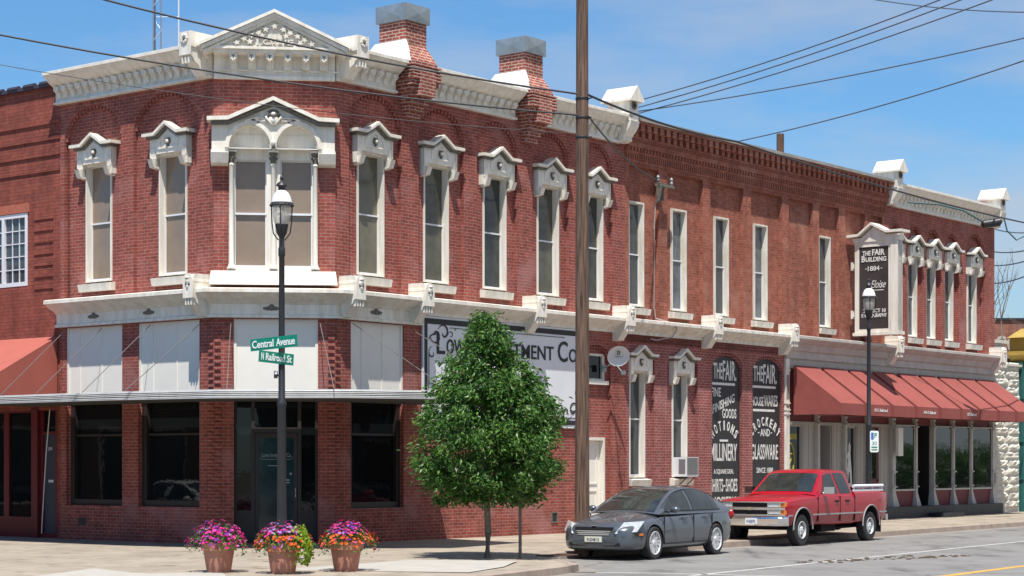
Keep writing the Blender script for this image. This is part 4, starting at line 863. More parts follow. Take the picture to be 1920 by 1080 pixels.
# ================================================================== SIGNS ON THE LONG FACADE
SB = empty('painted_sign_board', W(6.1, .02), A, 'large white wall sign board with black border reading LOWE INVESTMENT CO, behind the tree', 'sign')
X = lambda s: s-6.1
m = MB(); m.box(X(2.93), X(9.32), -.05, .0, 2.72, 5.3); m.obj('board', SGW, SB)
m = MB(); bb = -.062
m.box(X(2.98), X(9.28), bb, -.05, 5.12, 5.25); m.box(X(2.98), X(9.28), bb, -.05, 2.8, 2.92); m.box(X(2.98), X(3.08), bb, -.05, 2.92, 5.12); m.box(X(9.18), X(9.28), bb, -.05, 2.92, 5.12)
m.box(X(3.13), X(9.12), bb, -.05, 2.98, 2.995); m.box(X(3.9), X(8.5), bb, -.05, 5.05, 5.065); m.box(X(3.13), X(3.145), bb, -.05, 2.98, 4.4)
m.obj('border', BLT, SB)
def scroll(cx, cz, sx, sz):
    m = MB(); y = -.06
    def sp_(c, r0, r1, a0, a1, t0, t1, n=22):
        pts = [(cx+sx*(c[0]+(r0+(r1-r0)*i/n)*cos(a0+(a1-a0)*i/n)), y, cz+sz*(c[1]+(r0+(r1-r0)*i/n)*sin(a0+(a1-a0)*i/n))) for i in range(n+1)]
        m.tube(pts, [t0+(t1-t0)*sin(pi*i/n) for i in range(n+1)], 5)
    sp_((.22, -.2), .21, .05, pi*1.0, pi*3.0, .006, .03); sp_((.52, -.12), .22, .04, pi*.9, -pi*1.0, .006, .03); sp_((.1, -.62), .16, .03, pi*.5, pi*2.2, .005, .018)
    sp_((.78, -.16), .1, .03, pi, -pi*.7, .004, .014); sp_((.24, -.42), .3, .24, pi*.9, pi*.35, .006, .02)
    i0 = 0; m.v = [(x, y+(yy-y)*.25, z) for x, yy, z in m.v]
    m.obj('scroll_ornament', BLT, SB)
scroll(X(3.16), 5.05, 1, 1); scroll(X(9.1), 3.0, -1, -1); 
m = MB(); yy = -.056
for t, a, b, z0, z1 in (('L', 3.42, 3.72, 4.42, 4.94), ('OWE', 3.78, 4.62, 4.43, 4.79), ('I', 5.0, 5.07, 4.42, 4.94), ('NVESTMENT', 5.17, 8.02, 4.44, 4.8), ('C', 8.2, 8.62, 4.42, 4.96), ('O', 8.68, 9.02, 4.43, 4.78)):
    m.text(t, X(a), X(b), z0, z1, yy, 0, thick=.012, bold=.008)
m.obj('lettering', BLT, SB)
# hanging sign, perpendicular to the wall
HS = empty('hanging_sign', W(24.0, 0, 0), A-pi/2, 'tall white framed projecting sign with black panel reading THE FAIR BUILDING 1884', 'sign')
m = MB()
m.plate(rect(.16, 1.68, 5.98, 8.86), [rect(.31, 1.35, 6.08, 8.70)], -.14, .14); m.box(.1, 1.76, -.17, .17, 5.88, 5.98)
m.box(1.44, 1.68, -.17, .17, 5.98, 8.86)
m.plate([(.12, 8.86), (1.72, 8.86), (1.76, 9.02), (1.3, 9.06), (.84, 9.32), (.42, 9.0), (.08, 8.98)], [], -.17, .17)
m.obj('frame', WHT, HS)
m = MB(); t = [(-.06, 9.02), (.34, 9.04), (.80, 9.38), (1.32, 9.1), (1.88, 9.1)]; m.plate(t+[(x, z+.08) for x, z in t][::-1], [], -.3, .3); m.obj('crown_moulding', WHT, HS)
m = MB(); m.box(.31, 1.35, -.12, .12, 6.08, 8.70); m.obj('panel', mat('charcoal_panel', (.05, .04, .04), .5, vary=.3, vscale=1.2), HS)
m = MB(); ty = -.125
m.text('THE', .43, .72, 8.42, 8.57, ty, bold=.02); m.text('FAIR', .77, 1.21, 8.42, 8.61, ty, bold=.02); m.text('B', .40, .52, 8.22, 8.42, ty, bold=.02); m.text('UILDING', .54, 1.27, 8.22, 8.37, ty, bold=.02)
m.text('1884', .62, 1.03, 7.93, 8.08, ty, bold=.01); m.box(.52, .58, ty-.005, ty+.005, 7.99, 8.01); m.box(1.07, 1.13, ty-.005, ty+.005, 7.99, 8.01)
m.text('Eloise', .72, 1.25, 7.38, 7.62, ty, shear=.5); m.box(.8, 1.18, ty-.003, ty+.003, 7.30, 7.325)
m.text('DISTRICT 10', .43, 1.25, 6.60, 6.72, ty, bold=.02); m.text('PHOTOGRAPHY', .40, 1.29, 6.45, 6.57, ty, bold=.02); m.obj('lettering', LTR, HS)
m = MB()
for z in (6.5, 8.05): m.box(0, .2, -.05, .05, z, z+.14); m.box(-.01, .05, -.09, .09, z-.06, z+.2)
m.obj('wall_bracket', WHT, HS)
# satellite dish
SD = empty('satellite_dish', W(10.55, 0, 4.5), A, 'pale grey oval satellite dish beside the small window, right of the wooden pole', 'satellite dish')
SD.scale = (.85, .85, .85)
m = MB(); n = 28
v = []; fcs = []
for j in range(6):
    for i in range(n): rr = j/5; v.append((rr*.36*cos(2*pi*i/n), -.10*(rr*rr)+.0, rr*.33*sin(2*pi*i/n)))
for j in range(5):
    for i in range(n): fcs.append((j*n+i, j*n+(i+1) % n, (j+1)*n+(i+1) % n, (j+1)*n+i))
m.add(v, fcs); m.add([(x, y+.012, z) for x, y, z in v], fcs)
M = Matrix.Translation((-.28, -.55, .2)) @ Matrix.Rotation(rad(-38), 4, 'Z') @ Matrix.Rotation(rad(22), 4, 'X'); m.mul(M)
m.obj('dish', mat('dish_grey', (.60, .61, .62), .5, vary=.08), SD)
m = MB(); m.text('D', -.06, .04, .02, .14, -.02, bold=.05, thick=.004); m.text('DIRECT', -.12, .14, -.06, -.02, -.02, thick=.004); m.mul(Matrix.Translation((-.30, -.60, .2)) @ Matrix.Rotation(rad(-38), 4, 'Z') @ Matrix.Rotation(rad(22), 4, 'X')); m.obj('printed_mark', BLT, SD)
m = MB(); m.tube([(-.25, 0, -.2), (-.22, -.35, .0), (-.27, -.52, .15)], .025, 8); m.tube([(-.3, -.5, -.1), (-.45, -.85, -.35)], .018, 8); m.box(-.52, -.42, -.95, -.84, -.42, -.3); m.box(-.36, -.14, -.02, .02, -.3, -.08); m.obj('arm', GAL, SD)
# air conditioner in the second lower window
m = MB(); m.box(-.3, .3, -.36, .12, 0, .54); AC = tag(m.obj('air_conditioner', SGW, None, W(14.08, 0, 1.44), A), 'white air conditioner box sticking out of the second hooded ground-floor window', 'air conditioner')
m = MB()
for i in range(16): z = .06+i*.03; m.box(-.27, .27, -.372, -.36, z, z+.013)
for i in range(14): z = .08+i*.03; m.box(-.306, -.3, -.32, -.1, z, z+.012)
m.obj('grille', GRM, AC)
m = MB(); m.tube([(-.2, -.33, 0), (-.2, 0, -.28)], .015); m.tube([(.2, -.33, 0), (.2, 0, -.28)], .015); m.obj('support_strut', DRK, AC)
# service bracket with conduit on the orange wall
SVC = empty('service_bracket', W(12.95, 0, 9.45), A, 'grey iron wire bracket with insulators and a conduit on the orange brick wall', 'wire bracket')
m = MB(); m.box(-.5, .32, -.3, -.2, -.04, .04); m.box(-.1, -.04, -.2, .02, -.4, .1); m.tube([(-.07, 0, -.45), (-.07, -.24, -.02)], .02); m.obj('bracket', GRM, SVC)
m = MB()
for x in (-.42, .24): m.lathe([(.03, .04), (.05, .1), (.03, .14), (.05, .2), (.02, .26)], x, -.25, 0, 10)
m.obj('insulator', GAL, SVC)
m = MB(); m.tube([(-.2, -.12, -.25), (-.3, -.08, -.5), (-.3, -.04, -1.2), (-.3, -.04, -3.4), (-.25, -.06, -3.65), (.2, -.4, -3.8), (.25, -.42, -3.95), (.2, -.3, -4.15), (-.2, -.05, -4.25), (-.5, -.05, -4.22)], .02, 6); m.obj('conduit', mat('conduit_grey', (.36, .3, .28), .6), SVC)

# ================================================================== RIGHT NEIGHBOURS AND BACKGROUND
# rock-faced pier and its shop
PB = empty('stone_front_building', W(34.75, 0), A, 'white painted rock-faced stone building end beyond the awnings with teal front and gold oriel', 'building')
m = MB(); z = .15; rw = 0
m.box(.0, 2.2, .06, .6, 0, 5.4); m.box(.0, .9, .06, .6, 5.4, 6.2)
while z < 6.1:
    h_ = .30; n_ = 2
    for i in range(2):
        a = .0 if i == 0 else (1.25 if rw % 2 else .9); b = (1.25 if rw % 2 else .9) if i == 0 else 2.2
        if z > 5.3: b = .9
        if z > 5.3 and i == 1: continue
        nx, nz_ = 7, 4; v = []
        for jz in range(nz_+1):
            for jx in range(nx+1):
                ed = jx in (0, nx) or jz in (0, nz_)
                v.append((a+.015+(b-a-.03)*jx/nx, .06-(.0 if ed else random.uniform(.04, .10)), z+.012+(h_-.024)*jz/nz_))
        m.add(v, [(jz*(nx+1)+jx, jz*(nx+1)+jx+1, (jz+1)*(nx+1)+jx+1, (jz+1)*(nx+1)+jx) for jz in range(nz_) for jx in range(nx)])
    z += h_; rw += 1
m.obj('rock_faced_pier', STONE, PB, smooth=False, recalc=False)
m = MB(); m.box(-.0, 1.0, -.08, .6, 6.2, 6.32); m.box(.9, 2.25, -.05, .6, 5.4, 5.48); m.obj('stone_cap', STONE, PB)
m = MB(); m.box(.3, 6.5, .7, 8, 0, 5.9); m.obj('side_wall', SIDEG, PB)
m = MB(); m.box(2.3, 4.5, -.05, .5, .3, 5.6); m.box(2.25, 4.6, -.1, .5, 0, .3)
for zz in (1.2, 2.6, 4.2): m.box(2.25, 4.6, -.09, .5, zz, zz+.12)
m.obj('teal_shopfront', TEALP, PB)
m = MB(); m.hexa([(1.9, -.3, 5.9), (4.5, -.3, 5.9), (4.5, .5, 5.9), (1.9, .5, 5.9), (1.5, -.9, 6.35), (4.5, -.9, 6.35), (4.5, .5, 6.35), (1.5, .5, 6.35)])
m.box(1.45, 4.6, -.95, .5, 6.35, 6.5); m.box(1.6, 4.4, -.8, .5, 6.5, 7.0); m.hexa([(1.35, -1.0, 7.0), (4.7, -1.0, 7.0), (4.7, .5, 7.0), (1.35, .5, 7.0), (2.2, -.2, 7.38), (3.8, -.2, 7.38), (3.8, .3, 7.38), (2.2, .3, 7.38)])
m.v = [(x+.75, y, z-.5) for x, y, z in m.v]
orl = m.obj('gold_oriel', GOLD, PB)
m = MB(); m.text('1889', 2.75, 4.0, 6.08, 6.36, -.81, thick=.03, bold=.02); m.obj('lettering', mat('orange_numerals', (.5, .16, .03), .6), orl)
# far brick building and bare tree behind
DB = empty('brick_building', (30.5, 122, 0), 0, 'distant plain brick building at the right edge with a faded wall sign under bare branches', 'building')
m = MB(); m.box(-1.5, 18, 0, 14, 0, 10.75); m.obj('wall', BR5, DB)
m = MB(); m.box(-1.6, 18.1, -.1, 14.1, 10.75, 10.9); m.obj('coping', BLT, DB)
m = MB(); m.text('CO', -.25, 1.35, 8.7, 9.8, -.03, bold=.02, thick=.02); m.text('CO', 1.6, 3.0, 8.7, 9.65, -.03, bold=.02, thick=.02); m.obj('faded_lettering', mat('faded_white', (.42, .36, .31), .8), DB)
def branchy(name, loc, h, label, seed, mt):
    rnd = random.Random(seed); m = MB()
    def br(p, d, l, r, k_):
        e = p+d*l; m.tube([p, p.lerp(e, .5)+Vector((rnd.uniform(-.05, .05)*l,)*3), e], [r, r*.85, r*.65], 5)
        if k_ > 0:
            for _ in range(3 if k_ > 2 else 2):
                nd = (d+Vector((rnd.uniform(-.6, .6), rnd.uniform(-.6, .6), rnd.uniform(0, .5)))).normalized(); br(e, nd, l*rnd.uniform(.6, .8), r*.6, k_-1)
    br(Vector((0, 0, 0)), Vector((0, 0, 1)), h*.36, .16, 5)
    r = empty(name, loc, 0, label, 'tree'); m.obj('branches', mt, r); return r
branchy('bare_tree', (29.5, 118.5, 0), 13.0, 'bare leafless tree rising behind the far right brick building', 3, BARK)
branchy('bare_tree', (32.8, 119.5, 0), 12.0, 'smaller bare leafless tree at the very right edge of the photo', 8, BARK)
# lattice mast behind the roof
AM = empty('antenna_mast', (-13.7, 75, 0), 0, 'thin steel lattice antenna mast rising behind the roof left of the pediment', 'antenna mast')
m = MB(); h0, h1 = 0, 21
for a in range(3): m.tube([(.22*cos(a*2.09), .22*sin(a*2.09), h0), (.16*cos(a*2.09), .16*sin(a*2.09), h1)], .03, 5)
for i in range(48):
    z = i*.44; a = i % 3; b = (i+1) % 3; m.tube([(.2*cos(a*2.09), .2*sin(a*2.09), z), (.2*cos(b*2.09), .2*sin(b*2.09), z+.44)], .015, 4)
m.obj('lattice', mat('mast_steel', (.25, .28, .33), .5, metal=.4), AM)
m = MB(); m.tube([(.2, 0, 16.0), (.9, 0, 16.0)], .02, 5); m.tube([(.86, 0, 16.0), (.86, 0, 20)], .03, 6); m.tube([(-.45, 0, 16.2), (-.45, 0, 17)], .03, 6); m.tube([(0, 0, 16.3), (-.45, 0, 16.3)], .015, 5); m.tube([(0, 0, 19), (.86, 0, 19)], .015, 5); m.obj('whip_antenna', SGW, AM)
m = MB(); m.lathe([(.17, 0), (.15, .05), (.02, .09)], 0, 0, 0, 14); m.mul(Matrix.Translation((.45, -.2, 16.9)) @ Matrix.Rotation(rad(70), 4, 'X')); m.obj('dish', SGW, AM)
# wooden pole stub behind the parapet
PS = empty('utility_pole', (10.75, 78, 0), 0, 'short top of a wooden pole showing just above the orange brick parapet', 'utility pole')
m = MB(); m.lathe([(.17, 0), (.15, 15.0), (.02, 15.02)], n=12); m.obj('shaft', WOOD, PS)
m = MB(); m.tube([(0, 0, 14.15), (-.5, 0, 14.15)], .03, 6); m.ball((-.42, 0, 14.2), .07, 0, 8, 5); m.obj('insulator', GRM, PS)

# ================================================================== UTILITY POLE AND CABLES
PX, PY = 1.5, 41.6; pz = ground_z(PX, PY)
UP = empty('utility_pole', (PX, PY, pz), 0, 'tall weathered brown wooden utility pole on the pavement beside the grey sedan', 'utility pole')
m = MB(); m.lathe([(.160, -.1), (.152, 2), (.145, 5), (.138, 8), (.118, 14.6), (.02, 14.62)], 0, 0, 0, 20); m.obj('shaft', WOOD, UP)
m = MB()
for z in (9.65, 9.24, 8.82): m.lathe([(.142, 0), (.146, .01), (.146, .04), (.142, .05)], 0, 0, z, 16); m.tube([(.13, -.05, z+.02), (.2, -.08, z+.03)], .015, 5)
m.obj('cable_clamp', DRK, UP)
def pxw(x, y, Z): return (((x-960)/3650)*Z, Z, H-(y-868)*Z/3650)
CBL = mat('cable_black', (.03, .03, .035), .6); CBG = mat('wire_grey', (.10, .11, .13), .6)
def cable(label, pts, r, mt=CBL, sag=0, n=14):
    m = MB(); P = []
    for (a, b) in zip(pts[:-1], pts[1:]):
        a, b = Vector(a), Vector(b)
        for i in range(n): t = i/n; p = a.lerp(b, t); p.z -= sag*4*t*(1-t); P.append(p)
    P.append(Vector(pts[-1])); o0 = P[0].copy(); m.tube([p-o0 for p in P], r, 6); return tag(m.obj('cable', mt, None, o0), label, 'cable', None)
pt = lambda z: (PX, PY-.15, pz+z)
cable('thick black cable from the top left to the wooden pole, highest of three', [(-12.5, 38.2, 12.2), (PX-.1, PY-.14, 9.68)], .022, sag=.32)
cable('middle black cable crossing the left sky and pediment down to the wooden pole', [(-12.2, 37.4, 10.52), (PX-.1, PY-.14, 9.23)], .02, sag=.23)
cable('thin grey wire, lowest of the three crossing the upper left facade to the pole', [(-12.8, 39.5, 10.35), (PX-.1, PY-.14, 8.83)], .008, sag=.25)
e = W(30.5, 3.1)
cable('black cable running from the wooden pole along the shop roofs to the right edge', [(PX+.12, PY-.14, 9.66), (5.35, 46.5, 9.5), (e[0], e[1], 9.9), (21.5, 74, 11.15)], .025, sag=.12)
b_ = W(12.6, .25)
cable('short drop cable from the wooden pole to the iron bracket on the orange wall', [(PX+.12, PY-.1, 9.22), (b_[0], b_[1], 9.55)], .02, sag=.2)
sp_ = (14.9, 61.2, 9.75)
SC = empty('cable_splice_case', (16.2, 62.9, 9.62), 0, 'dark lumpy splice cases with a drip loop hanging from the cable, far right', 'cable splice')
m = MB()
m.lathe([(.03, -.35), (.13, -.28), (.14, .25), (.03, .34)], 0, 0, 0, 12); m.mul(Matrix.Translation((-.7, 0, -.05)) @ Matrix.Rotation(rad(82), 4, 'Y')); m.obj('case', DRK, SC); m = MB(); i0 = 0
m.lathe([(.03, -.3), (.15, -.22), (.16, .2), (.03, .28)], 0, 0, 0, 12); m.mul(Matrix.Translation((.75, 0, 0)) @ Matrix.Rotation(rad(98), 4, 'Y'), i0); m.obj('case', DRK, SC)
m = MB(); m.tube([(-.3, 0, .1), (-.2, 0, -.3), (.1, 0, -.6), (.4, 0, -.45), (.5, 0, .0)], .025, 6); m.tube([(-1.0, 0, 0), (-1.6, 0, .35), (-2.4, 0, .55), (-3.4, 0, .62)], .03, 6); m.obj('drip_loop', mat('green_jumper', (.03, .09, .10), .6), SC)
for (a, b, lb_) in (((1180, 193), (1800, -15), 'uppermost of the grey wires rising behind the roof finial to the top right'), ((1180, 206), (1840, -15), 'second grey wire rising behind the roof finial to the top right'), ((1180, 217), (1900, -15), 'third grey wire rising behind the roof finial to the top right'), ((1180, 211), (1960, 62), 'flattest grey wire rising behind the roof finial towards the right edge'), ((1380, 266), (1960, 100), 'grey wire rising from behind the orange brick parapet to the right edge'), ((1600, -8), (1990, 23), 'thin grey wire crossing the top right corner of the sky'),
    ((1840, 420), (1960, 432), 'uppermost short wire at the right edge beyond the far shop corner'), ((1840, 467), (1960, 459), 'second short wire at the right edge, rising slightly'), ((1840, 495), (1960, 475), 'third short thick wire at the right edge, rising to the right'), ((1840, 531), (1960, 500), 'lowest short wire at the right edge above the bare branches')):
    cable(lb_, [pxw(*a, 100), pxw(*b, 82)], .03, CBG, sag=.25)

# ================================================================== STREET LAMPS AND SIGNS
LGL, _t2, _b2 = _mat('lamp_glass'); _b2.inputs['Base Color'].default_value = (.75, .70, .6, 1); _b2.inputs['Roughness'].default_value = .12; _b2.inputs['Alpha'].default_value = .42
def street_lamp(loc, label):
    r = empty('street_lamp', loc, 0, label, 'street lamp', 'old-fashioned street lamps')
    m = MB(); m.lathe([(.17, -.08), (.17, .1), (.14, .2), (.12, .3), (.12, .55), (.095, .62), (.085, 1.0), (.075, 2.9), (.085, 2.93), (.085, 2.98), (.062, 3.02), (.05, 5.6), (.062, 5.62), (.062, 5.75), (.05, 5.78), (.048, 6.0)], n=16)
    m.obj('post', DRK, r)
    m = MB(); m.lathe([(.05, 5.95), (.09, 6.02), (.11, 6.12), (.12, 6.18), (.11, 6.2)], n=16)
    for a in (0, pi/2, pi, 1.5*pi): m.tube([(.06*cos(a), .06*sin(a), 5.9), (.15*cos(a), .15*sin(a), 6.02), (.175*cos(a), .175*sin(a), 6.2), (.19*cos(a), .19*sin(a), 6.52)], .012, 5)
    m.obj('lantern_frame', DRK, r)
    m = MB(); m.lathe([(.11, 6.16), (.145, 6.24), (.165, 6.36), (.172, 6.5), (.172, 6.54)], n=20, caps=False); m.obj('lantern_glass', LGL, r, recalc=False)
    m = MB(); m.lathe([(.03, 6.18), (.05, 6.3), (.03, 6.34)], n=10); m.lathe([(.10, 6.36), (.11, 6.375), (.03, 6.40)], n=14); m.obj('bulb', SGW, r)
    m = MB(); m.lathe([(.19, 6.545), (.185, 6.60), (.16, 6.68), (.12, 6.75), (.075, 6.79)], n=22); m.obj('dome', mat('lamp_dome_white', (.82, .82, .80), .3, metal=.0) if 'lamp_dome_white' not in bpy.data.materials else bpy.data.materials['lamp_dome_white'], r)
    m = MB(); m.lathe([(.19, 6.53), (.215, 6.525), (.205, 6.56), (.188, 6.575)], n=22)
    for i in range(20): m.ball((.20*cos(i*pi/10), .20*sin(i*pi/10), 6.525), .024, 0, 6, 4)
    m.lathe([(.075, 6.78), (.06, 6.83), (.07, 6.86), (.105, 6.88), (.085, 6.92), (.04, 6.95), (.025, 6.97), (.035, 7.0), (.03, 7.04), (.008, 7.07)], n=14); m.obj('finial', DRK, r)
    return r
LX, LY = -4.14, 35.0; lz = ground_z(LX, LY)
street_lamp((LX, LY, lz), 'near black street lamp with white domed lantern, carrying the green street name signs')
w2 = W(17.3, 4.15); street_lamp((w2[0], w2[1], -.07), 'far black street lamp with white domed lantern, behind the red pickup by the awnings')
def blade(text, ctr, rot, tilt, wd, ht, label):
    e = empty('street_name_sign', ctr, rot, label, 'street sign'); m = MB(); m.box(-wd/2, wd/2, -.006, .006, -ht/2, ht/2); M = Matrix.Rotation(-tilt, 4, 'Y'); m.mul(M); m.obj('blade', GRN, e)
    m = MB(); y = -.009
    ws = text.split(' '); tot = sum(len(w) for w in ws)+.9*(len(ws)-1); x = -wd/2+.045; cw = (wd-.09)/tot
    for w in ws: m.text(w, x, x+cw*len(w), -ht*.30, ht*.34 if w != 'N' else ht*.34, y, bold=.015, thick=.004); x += cw*(len(w)+.9)
    m.mul(M); m.obj('lettering', STRK, e)
    m = MB(); m.box(-.02, .05, .0, .10, -.04, .04); m.obj('clamp', DRK, e)
blade('Central Avenue', (-4.27, LY-.12, 3.97), -rad(33), rad(3.0), 1.08, .215, 'upper green street sign reading Central Avenue on the near lamp post')
blade('N Railroad St', (-4.22, LY-.15, 3.70), rad(38), -rad(4.0), .72, .205, 'lower green street sign reading N Railroad St on the near lamp post')
CM = empty('post_bracket', (LX-.02, LY-.02, 3.4), 0, 'small dark box clamped to the near lamp post just under the green signs', 'clamp box')
m = MB(); m.box(-.11, -.05, -.08, .0, -.06, .07); m.tube([(-.08, -.04, .0), (0, 0, -.02)], .02, 6); m.obj('housing', DRK, CM); m = MB(); m.box(-.105, -.055, -.085, -.08, .01, .06); m.obj('label_plate', SGW, CM)
m = MB(); m.plate([(-.10, -.3), (.10, -.3), (.13, -.27), (.13, .27), (.10, .3), (-.10, .3), (-.13, .27), (-.13, -.27)], [], -.01, .0)
PKS = tag(m.obj('parking_sign', STRK, None, (w2[0]+.13, w2[1]-.11, 2.42), rad(14)), 'white upright parking sign with blue corner fixed to the far street lamp', 'sign')
m = MB(); m.box(-.10, -.02, -.013, -.01, .05, .25); m.obj('blue_symbol', mat('sign_blue', (.05, .16, .45), .5), PKS)
m = MB(); m.text('P', 0, .08, .1, .24, -.012, bold=.02, thick=.003); m.text('30', -.07, .07, -.1, .0, -.012, thick=.003); m.box(-.09, .09, -.013, -.01, -.18, -.14); m.box(-.09, .09, -.013, -.01, -.25, -.215); m.obj('printed_text', mat('sign_green_ink', (.03, .2, .12), .5), PKS)

# ================================================================== FLOWER POTS
PET = [leafmat('petal_magenta', (.55, .015, .22), .6, .2), leafmat('petal_purple', (.20, .03, .30), .6, .2), leafmat('petal_pink', (.62, .07, .33), .6, .2), leafmat('petal_orange', (.62, .12, .02), .6, .2), leafmat('petal_lilac', (.42, .22, .50), .6, .2)]
LIME = leafmat('leaf_lime', (.22, .34, .03), .5, .3)
def pot(loc, label, seed, orange, lime, scale=1.0):
    rnd = random.Random(seed); r = empty('flower_pot', loc, rnd.uniform(0, 6), label, 'flower pot', 'flower pots on the pavement')
    m = MB(); m.lathe([(.20, 0), (.205, .015), (.262, .37), (.262, .385), (.30, .395), (.312, .50), (.318, .52), (.31, .535), (.285, .535), (.27, .48)], n=28); m.obj('pot', TER, r)
    m = MB(); m.lathe([(.23, .3), (.26, .48), (.01, .5)], n=20); m.obj('soil', SOIL, r)
    lf, fl = MB(), MB()
    def surf(): # point on the mound, drooping over the rim
        a = rnd.uniform(0, 2*pi); u = rnd.random()**.6; rr = .50*u*(1+.10*sin(a*3+seed)+.06*sin(a*7+seed*2))
        z = .53+(.27+.05*sin(a*2+seed*3)+.03*sin(a*5+seed))*(1-(u**2.2))+rnd.uniform(-.05, .06)-(.14*max(0, u-.75)*4*rnd.random())
        return a, rr*(1+rnd.uniform(-.08, .1)), z
    for _ in range(1000):
        a, rr, z = surf(); z -= rnd.uniform(0, .13); c = Vector((rr*cos(a), rr*sin(a), z)); s = rnd.uniform(.02, .04)
        d = Vector((rnd.gauss(0, 1), rnd.gauss(0, 1), rnd.gauss(0, .7))).normalized(); b = d.cross(Vector((rnd.gauss(0, 1), rnd.gauss(0, 1), 1))).normalized()
        lf.add([c-d*s, c-b*s*.5, c+d*s, c+b*s*.5], [(0, 1, 2, 3)], rnd.choice((0, 1, 1, 2)))
    for _ in range(430):
        a, rr, z = surf(); c = Vector((rr*cos(a), rr*sin(a), z+.015)); nrm = Vector((cos(a)*rr*1.5, sin(a)*rr*1.5, .6+rnd.uniform(-.2, .3))).normalized()
        if orange and rr > .22 and z < .66 and rnd.random() < .75: k_ = 3
        else: k_ = rnd.choices((0, 1, 2, 4), (5, 3, 3, 2))[0] if not lime else rnd.choices((0, 1, 2, 4), (2, 4, 2, 5))[0]
        t1 = nrm.cross(Vector((0, 0, 1))); t1 = t1.normalized() if t1.length > .01 else Vector((1, 0, 0)); t2 = nrm.cross(t1); s = rnd.uniform(.018, .038); n = 5
        v = [c-nrm*.012]+[c+(t1*cos(i*2*pi/n)+t2*sin(i*2*pi/n))*s+nrm*.006 for i in range(n)]
        fl.add(v, [(0, i+1, (i+1) % n+1) for i in range(n)], k_)
    lf.obj('foliage', LEAF, r, recalc=False); fl.obj('blossoms', PET, r, recalc=False)
    if lime:
        m = MB()
        for _ in range(420):
            t = rnd.random(); ang = -r.rotation_euler[2]+rnd.gauss(-.25, .35); rr = .34+.16*sin(t*2.6)*rnd.uniform(.6, 1); c = Vector((rr*cos(ang), rr*sin(ang), .80-.62*t+rnd.uniform(-.04, .04))); s = rnd.uniform(.025, .05)
            d = Vector((rnd.gauss(0, 1), rnd.gauss(0, 1), -1)).normalized(); b = d.cross(Vector((rnd.gauss(0, 1), rnd.gauss(0, 1), .3))).normalized(); m.add([c-d*s, c-b*s*.7, c+d*s, c+b*s*.7], [(0, 1, 2, 3)])
        m.obj('trailing_vine', LIME, r, recalc=False)
    return r
for (x, y), lb_, sd, og, lm in (((-5.06, 33.6), 'terracotta pot of magenta and purple petunias, leftmost of three', 1, False, False), ((-3.91, 33.25), 'terracotta pot of flowers with orange edging and a lime green trailing vine, middle of three', 5, True, True), ((-2.90, 34.0), 'terracotta pot of magenta and orange flowers, rightmost of three', 9, True, False)):
    pot((x, y, ground_z(x, y)), lb_, sd, og, lm)

# ================================================================== STREET TREE
def leaf_tree(loc, label, prof, n, seed, trunk_r=.055, trunk_h=1.15, leaf=.05, name='young_tree', mats=LEAF, clump=240, cr_=.26):
    rnd = random.Random(seed); r = empty(name, loc, 0, label, 'tree')
    zmin, zmax = prof[0][1], prof[-1][1]
    def rad_at(z):
        for (r0, z0), (r1, z1) in zip(prof[:-1], prof[1:]):
            if z <= z1: return r0+(r1-r0)*(z-z0)/(z1-z0)
        return 0
    m = MB(); m.tube([(0, 0, -.1), (.02, 0, .5), (-.01, .02, trunk_h), (.02, 0, zmax*.55), (0, 0, zmax*.9)], [trunk_r*1.25, trunk_r, trunk_r*.9, trunk_r*.5, .012], 10)
    ends = []
    for i in range(26):
        z0 = trunk_h*.95+(zmax*.85-trunk_h)*(i/26)**1.1; a = i*2.4+rnd.uniform(-.4, .4); R_ = rad_at(min(zmax-.1, z0+.45))*.82
        p1 = Vector((R_*.45*cos(a), R_*.45*sin(a), z0+.28)); p2 = Vector((R_*cos(a), R_*sin(a), z0+.55+rnd.uniform(-.1, .2)))
        m.tube([(0, 0, z0), p1, p2], [trunk_r*.42*(1-i/40), trunk_r*.28*(1-i/40), .006], 5); ends.append(p2)
    m.obj('trunk', BARK, r)
    cl = []
    while len(cl) < clump:
        z = rnd.uniform(zmin, zmax); R_ = rad_at(z)
        if rnd.random() > (R_/max(p[0] for p in prof))**1.3+.06: continue
        a = rnd.uniform(0, 2*pi); u = rnd.random()**.42; rr = R_*u*rnd.uniform(.86, 1.07); cl.append((Vector((rr*cos(a), rr*sin(a), z)), rnd.uniform(.7, 1.25), rnd.random()))
    lf = MB()
    for i in range(n):
        c, sz, tone = cl[int(rnd.random()*clump)]; g_ = Vector((rnd.gauss(0, 1), rnd.gauss(0, 1), rnd.gauss(0, .85)))
        p = c+g_*cr_*.42*sz
        if p.z < zmin-.12: continue
        outw = Vector((p.x, p.y, .25)).normalized(); d = (outw*.7+Vector((rnd.gauss(0, .5), rnd.gauss(0, .5), rnd.gauss(-.55, .45)))).normalized(); b = d.cross(Vector((rnd.gauss(0, 1), rnd.gauss(0, 1), rnd.gauss(0, 1)))).normalized(); nn = d.cross(b)
        s = leaf*rnd.uniform(.7, 1.25); k_ = rnd.choices((0, 1, 2, 3), (4 if tone < .5 else 2, 5, 2 if tone < .6 else 4, .25))[0]
        lf.add([p-d*s, p-b*s*.42+nn*s*.14, p+d*s*1.1-nn*s*.15, p+b*s*.42+nn*s*.14], [(0, 1, 2), (0, 2, 3)], k_)
    lf.obj('crown', mats, r, recalc=False, smooth=False)
    return r
TX, TY = -.49, 38.4
leaf_tree((TX, TY, ground_z(TX, TY)), 'small leafy green street tree with egg-shaped crown in front of the white sign', [(.85, 1.10), (1.2, 1.4), (1.48, 1.8), (1.55, 2.25), (1.42, 2.7), (1.2, 3.1), (.98, 3.5), (.68, 3.95), (.36, 4.35), (.05, 4.7)], 40000, 4, trunk_r=.07, clump=330, cr_=.27, leaf=.052)
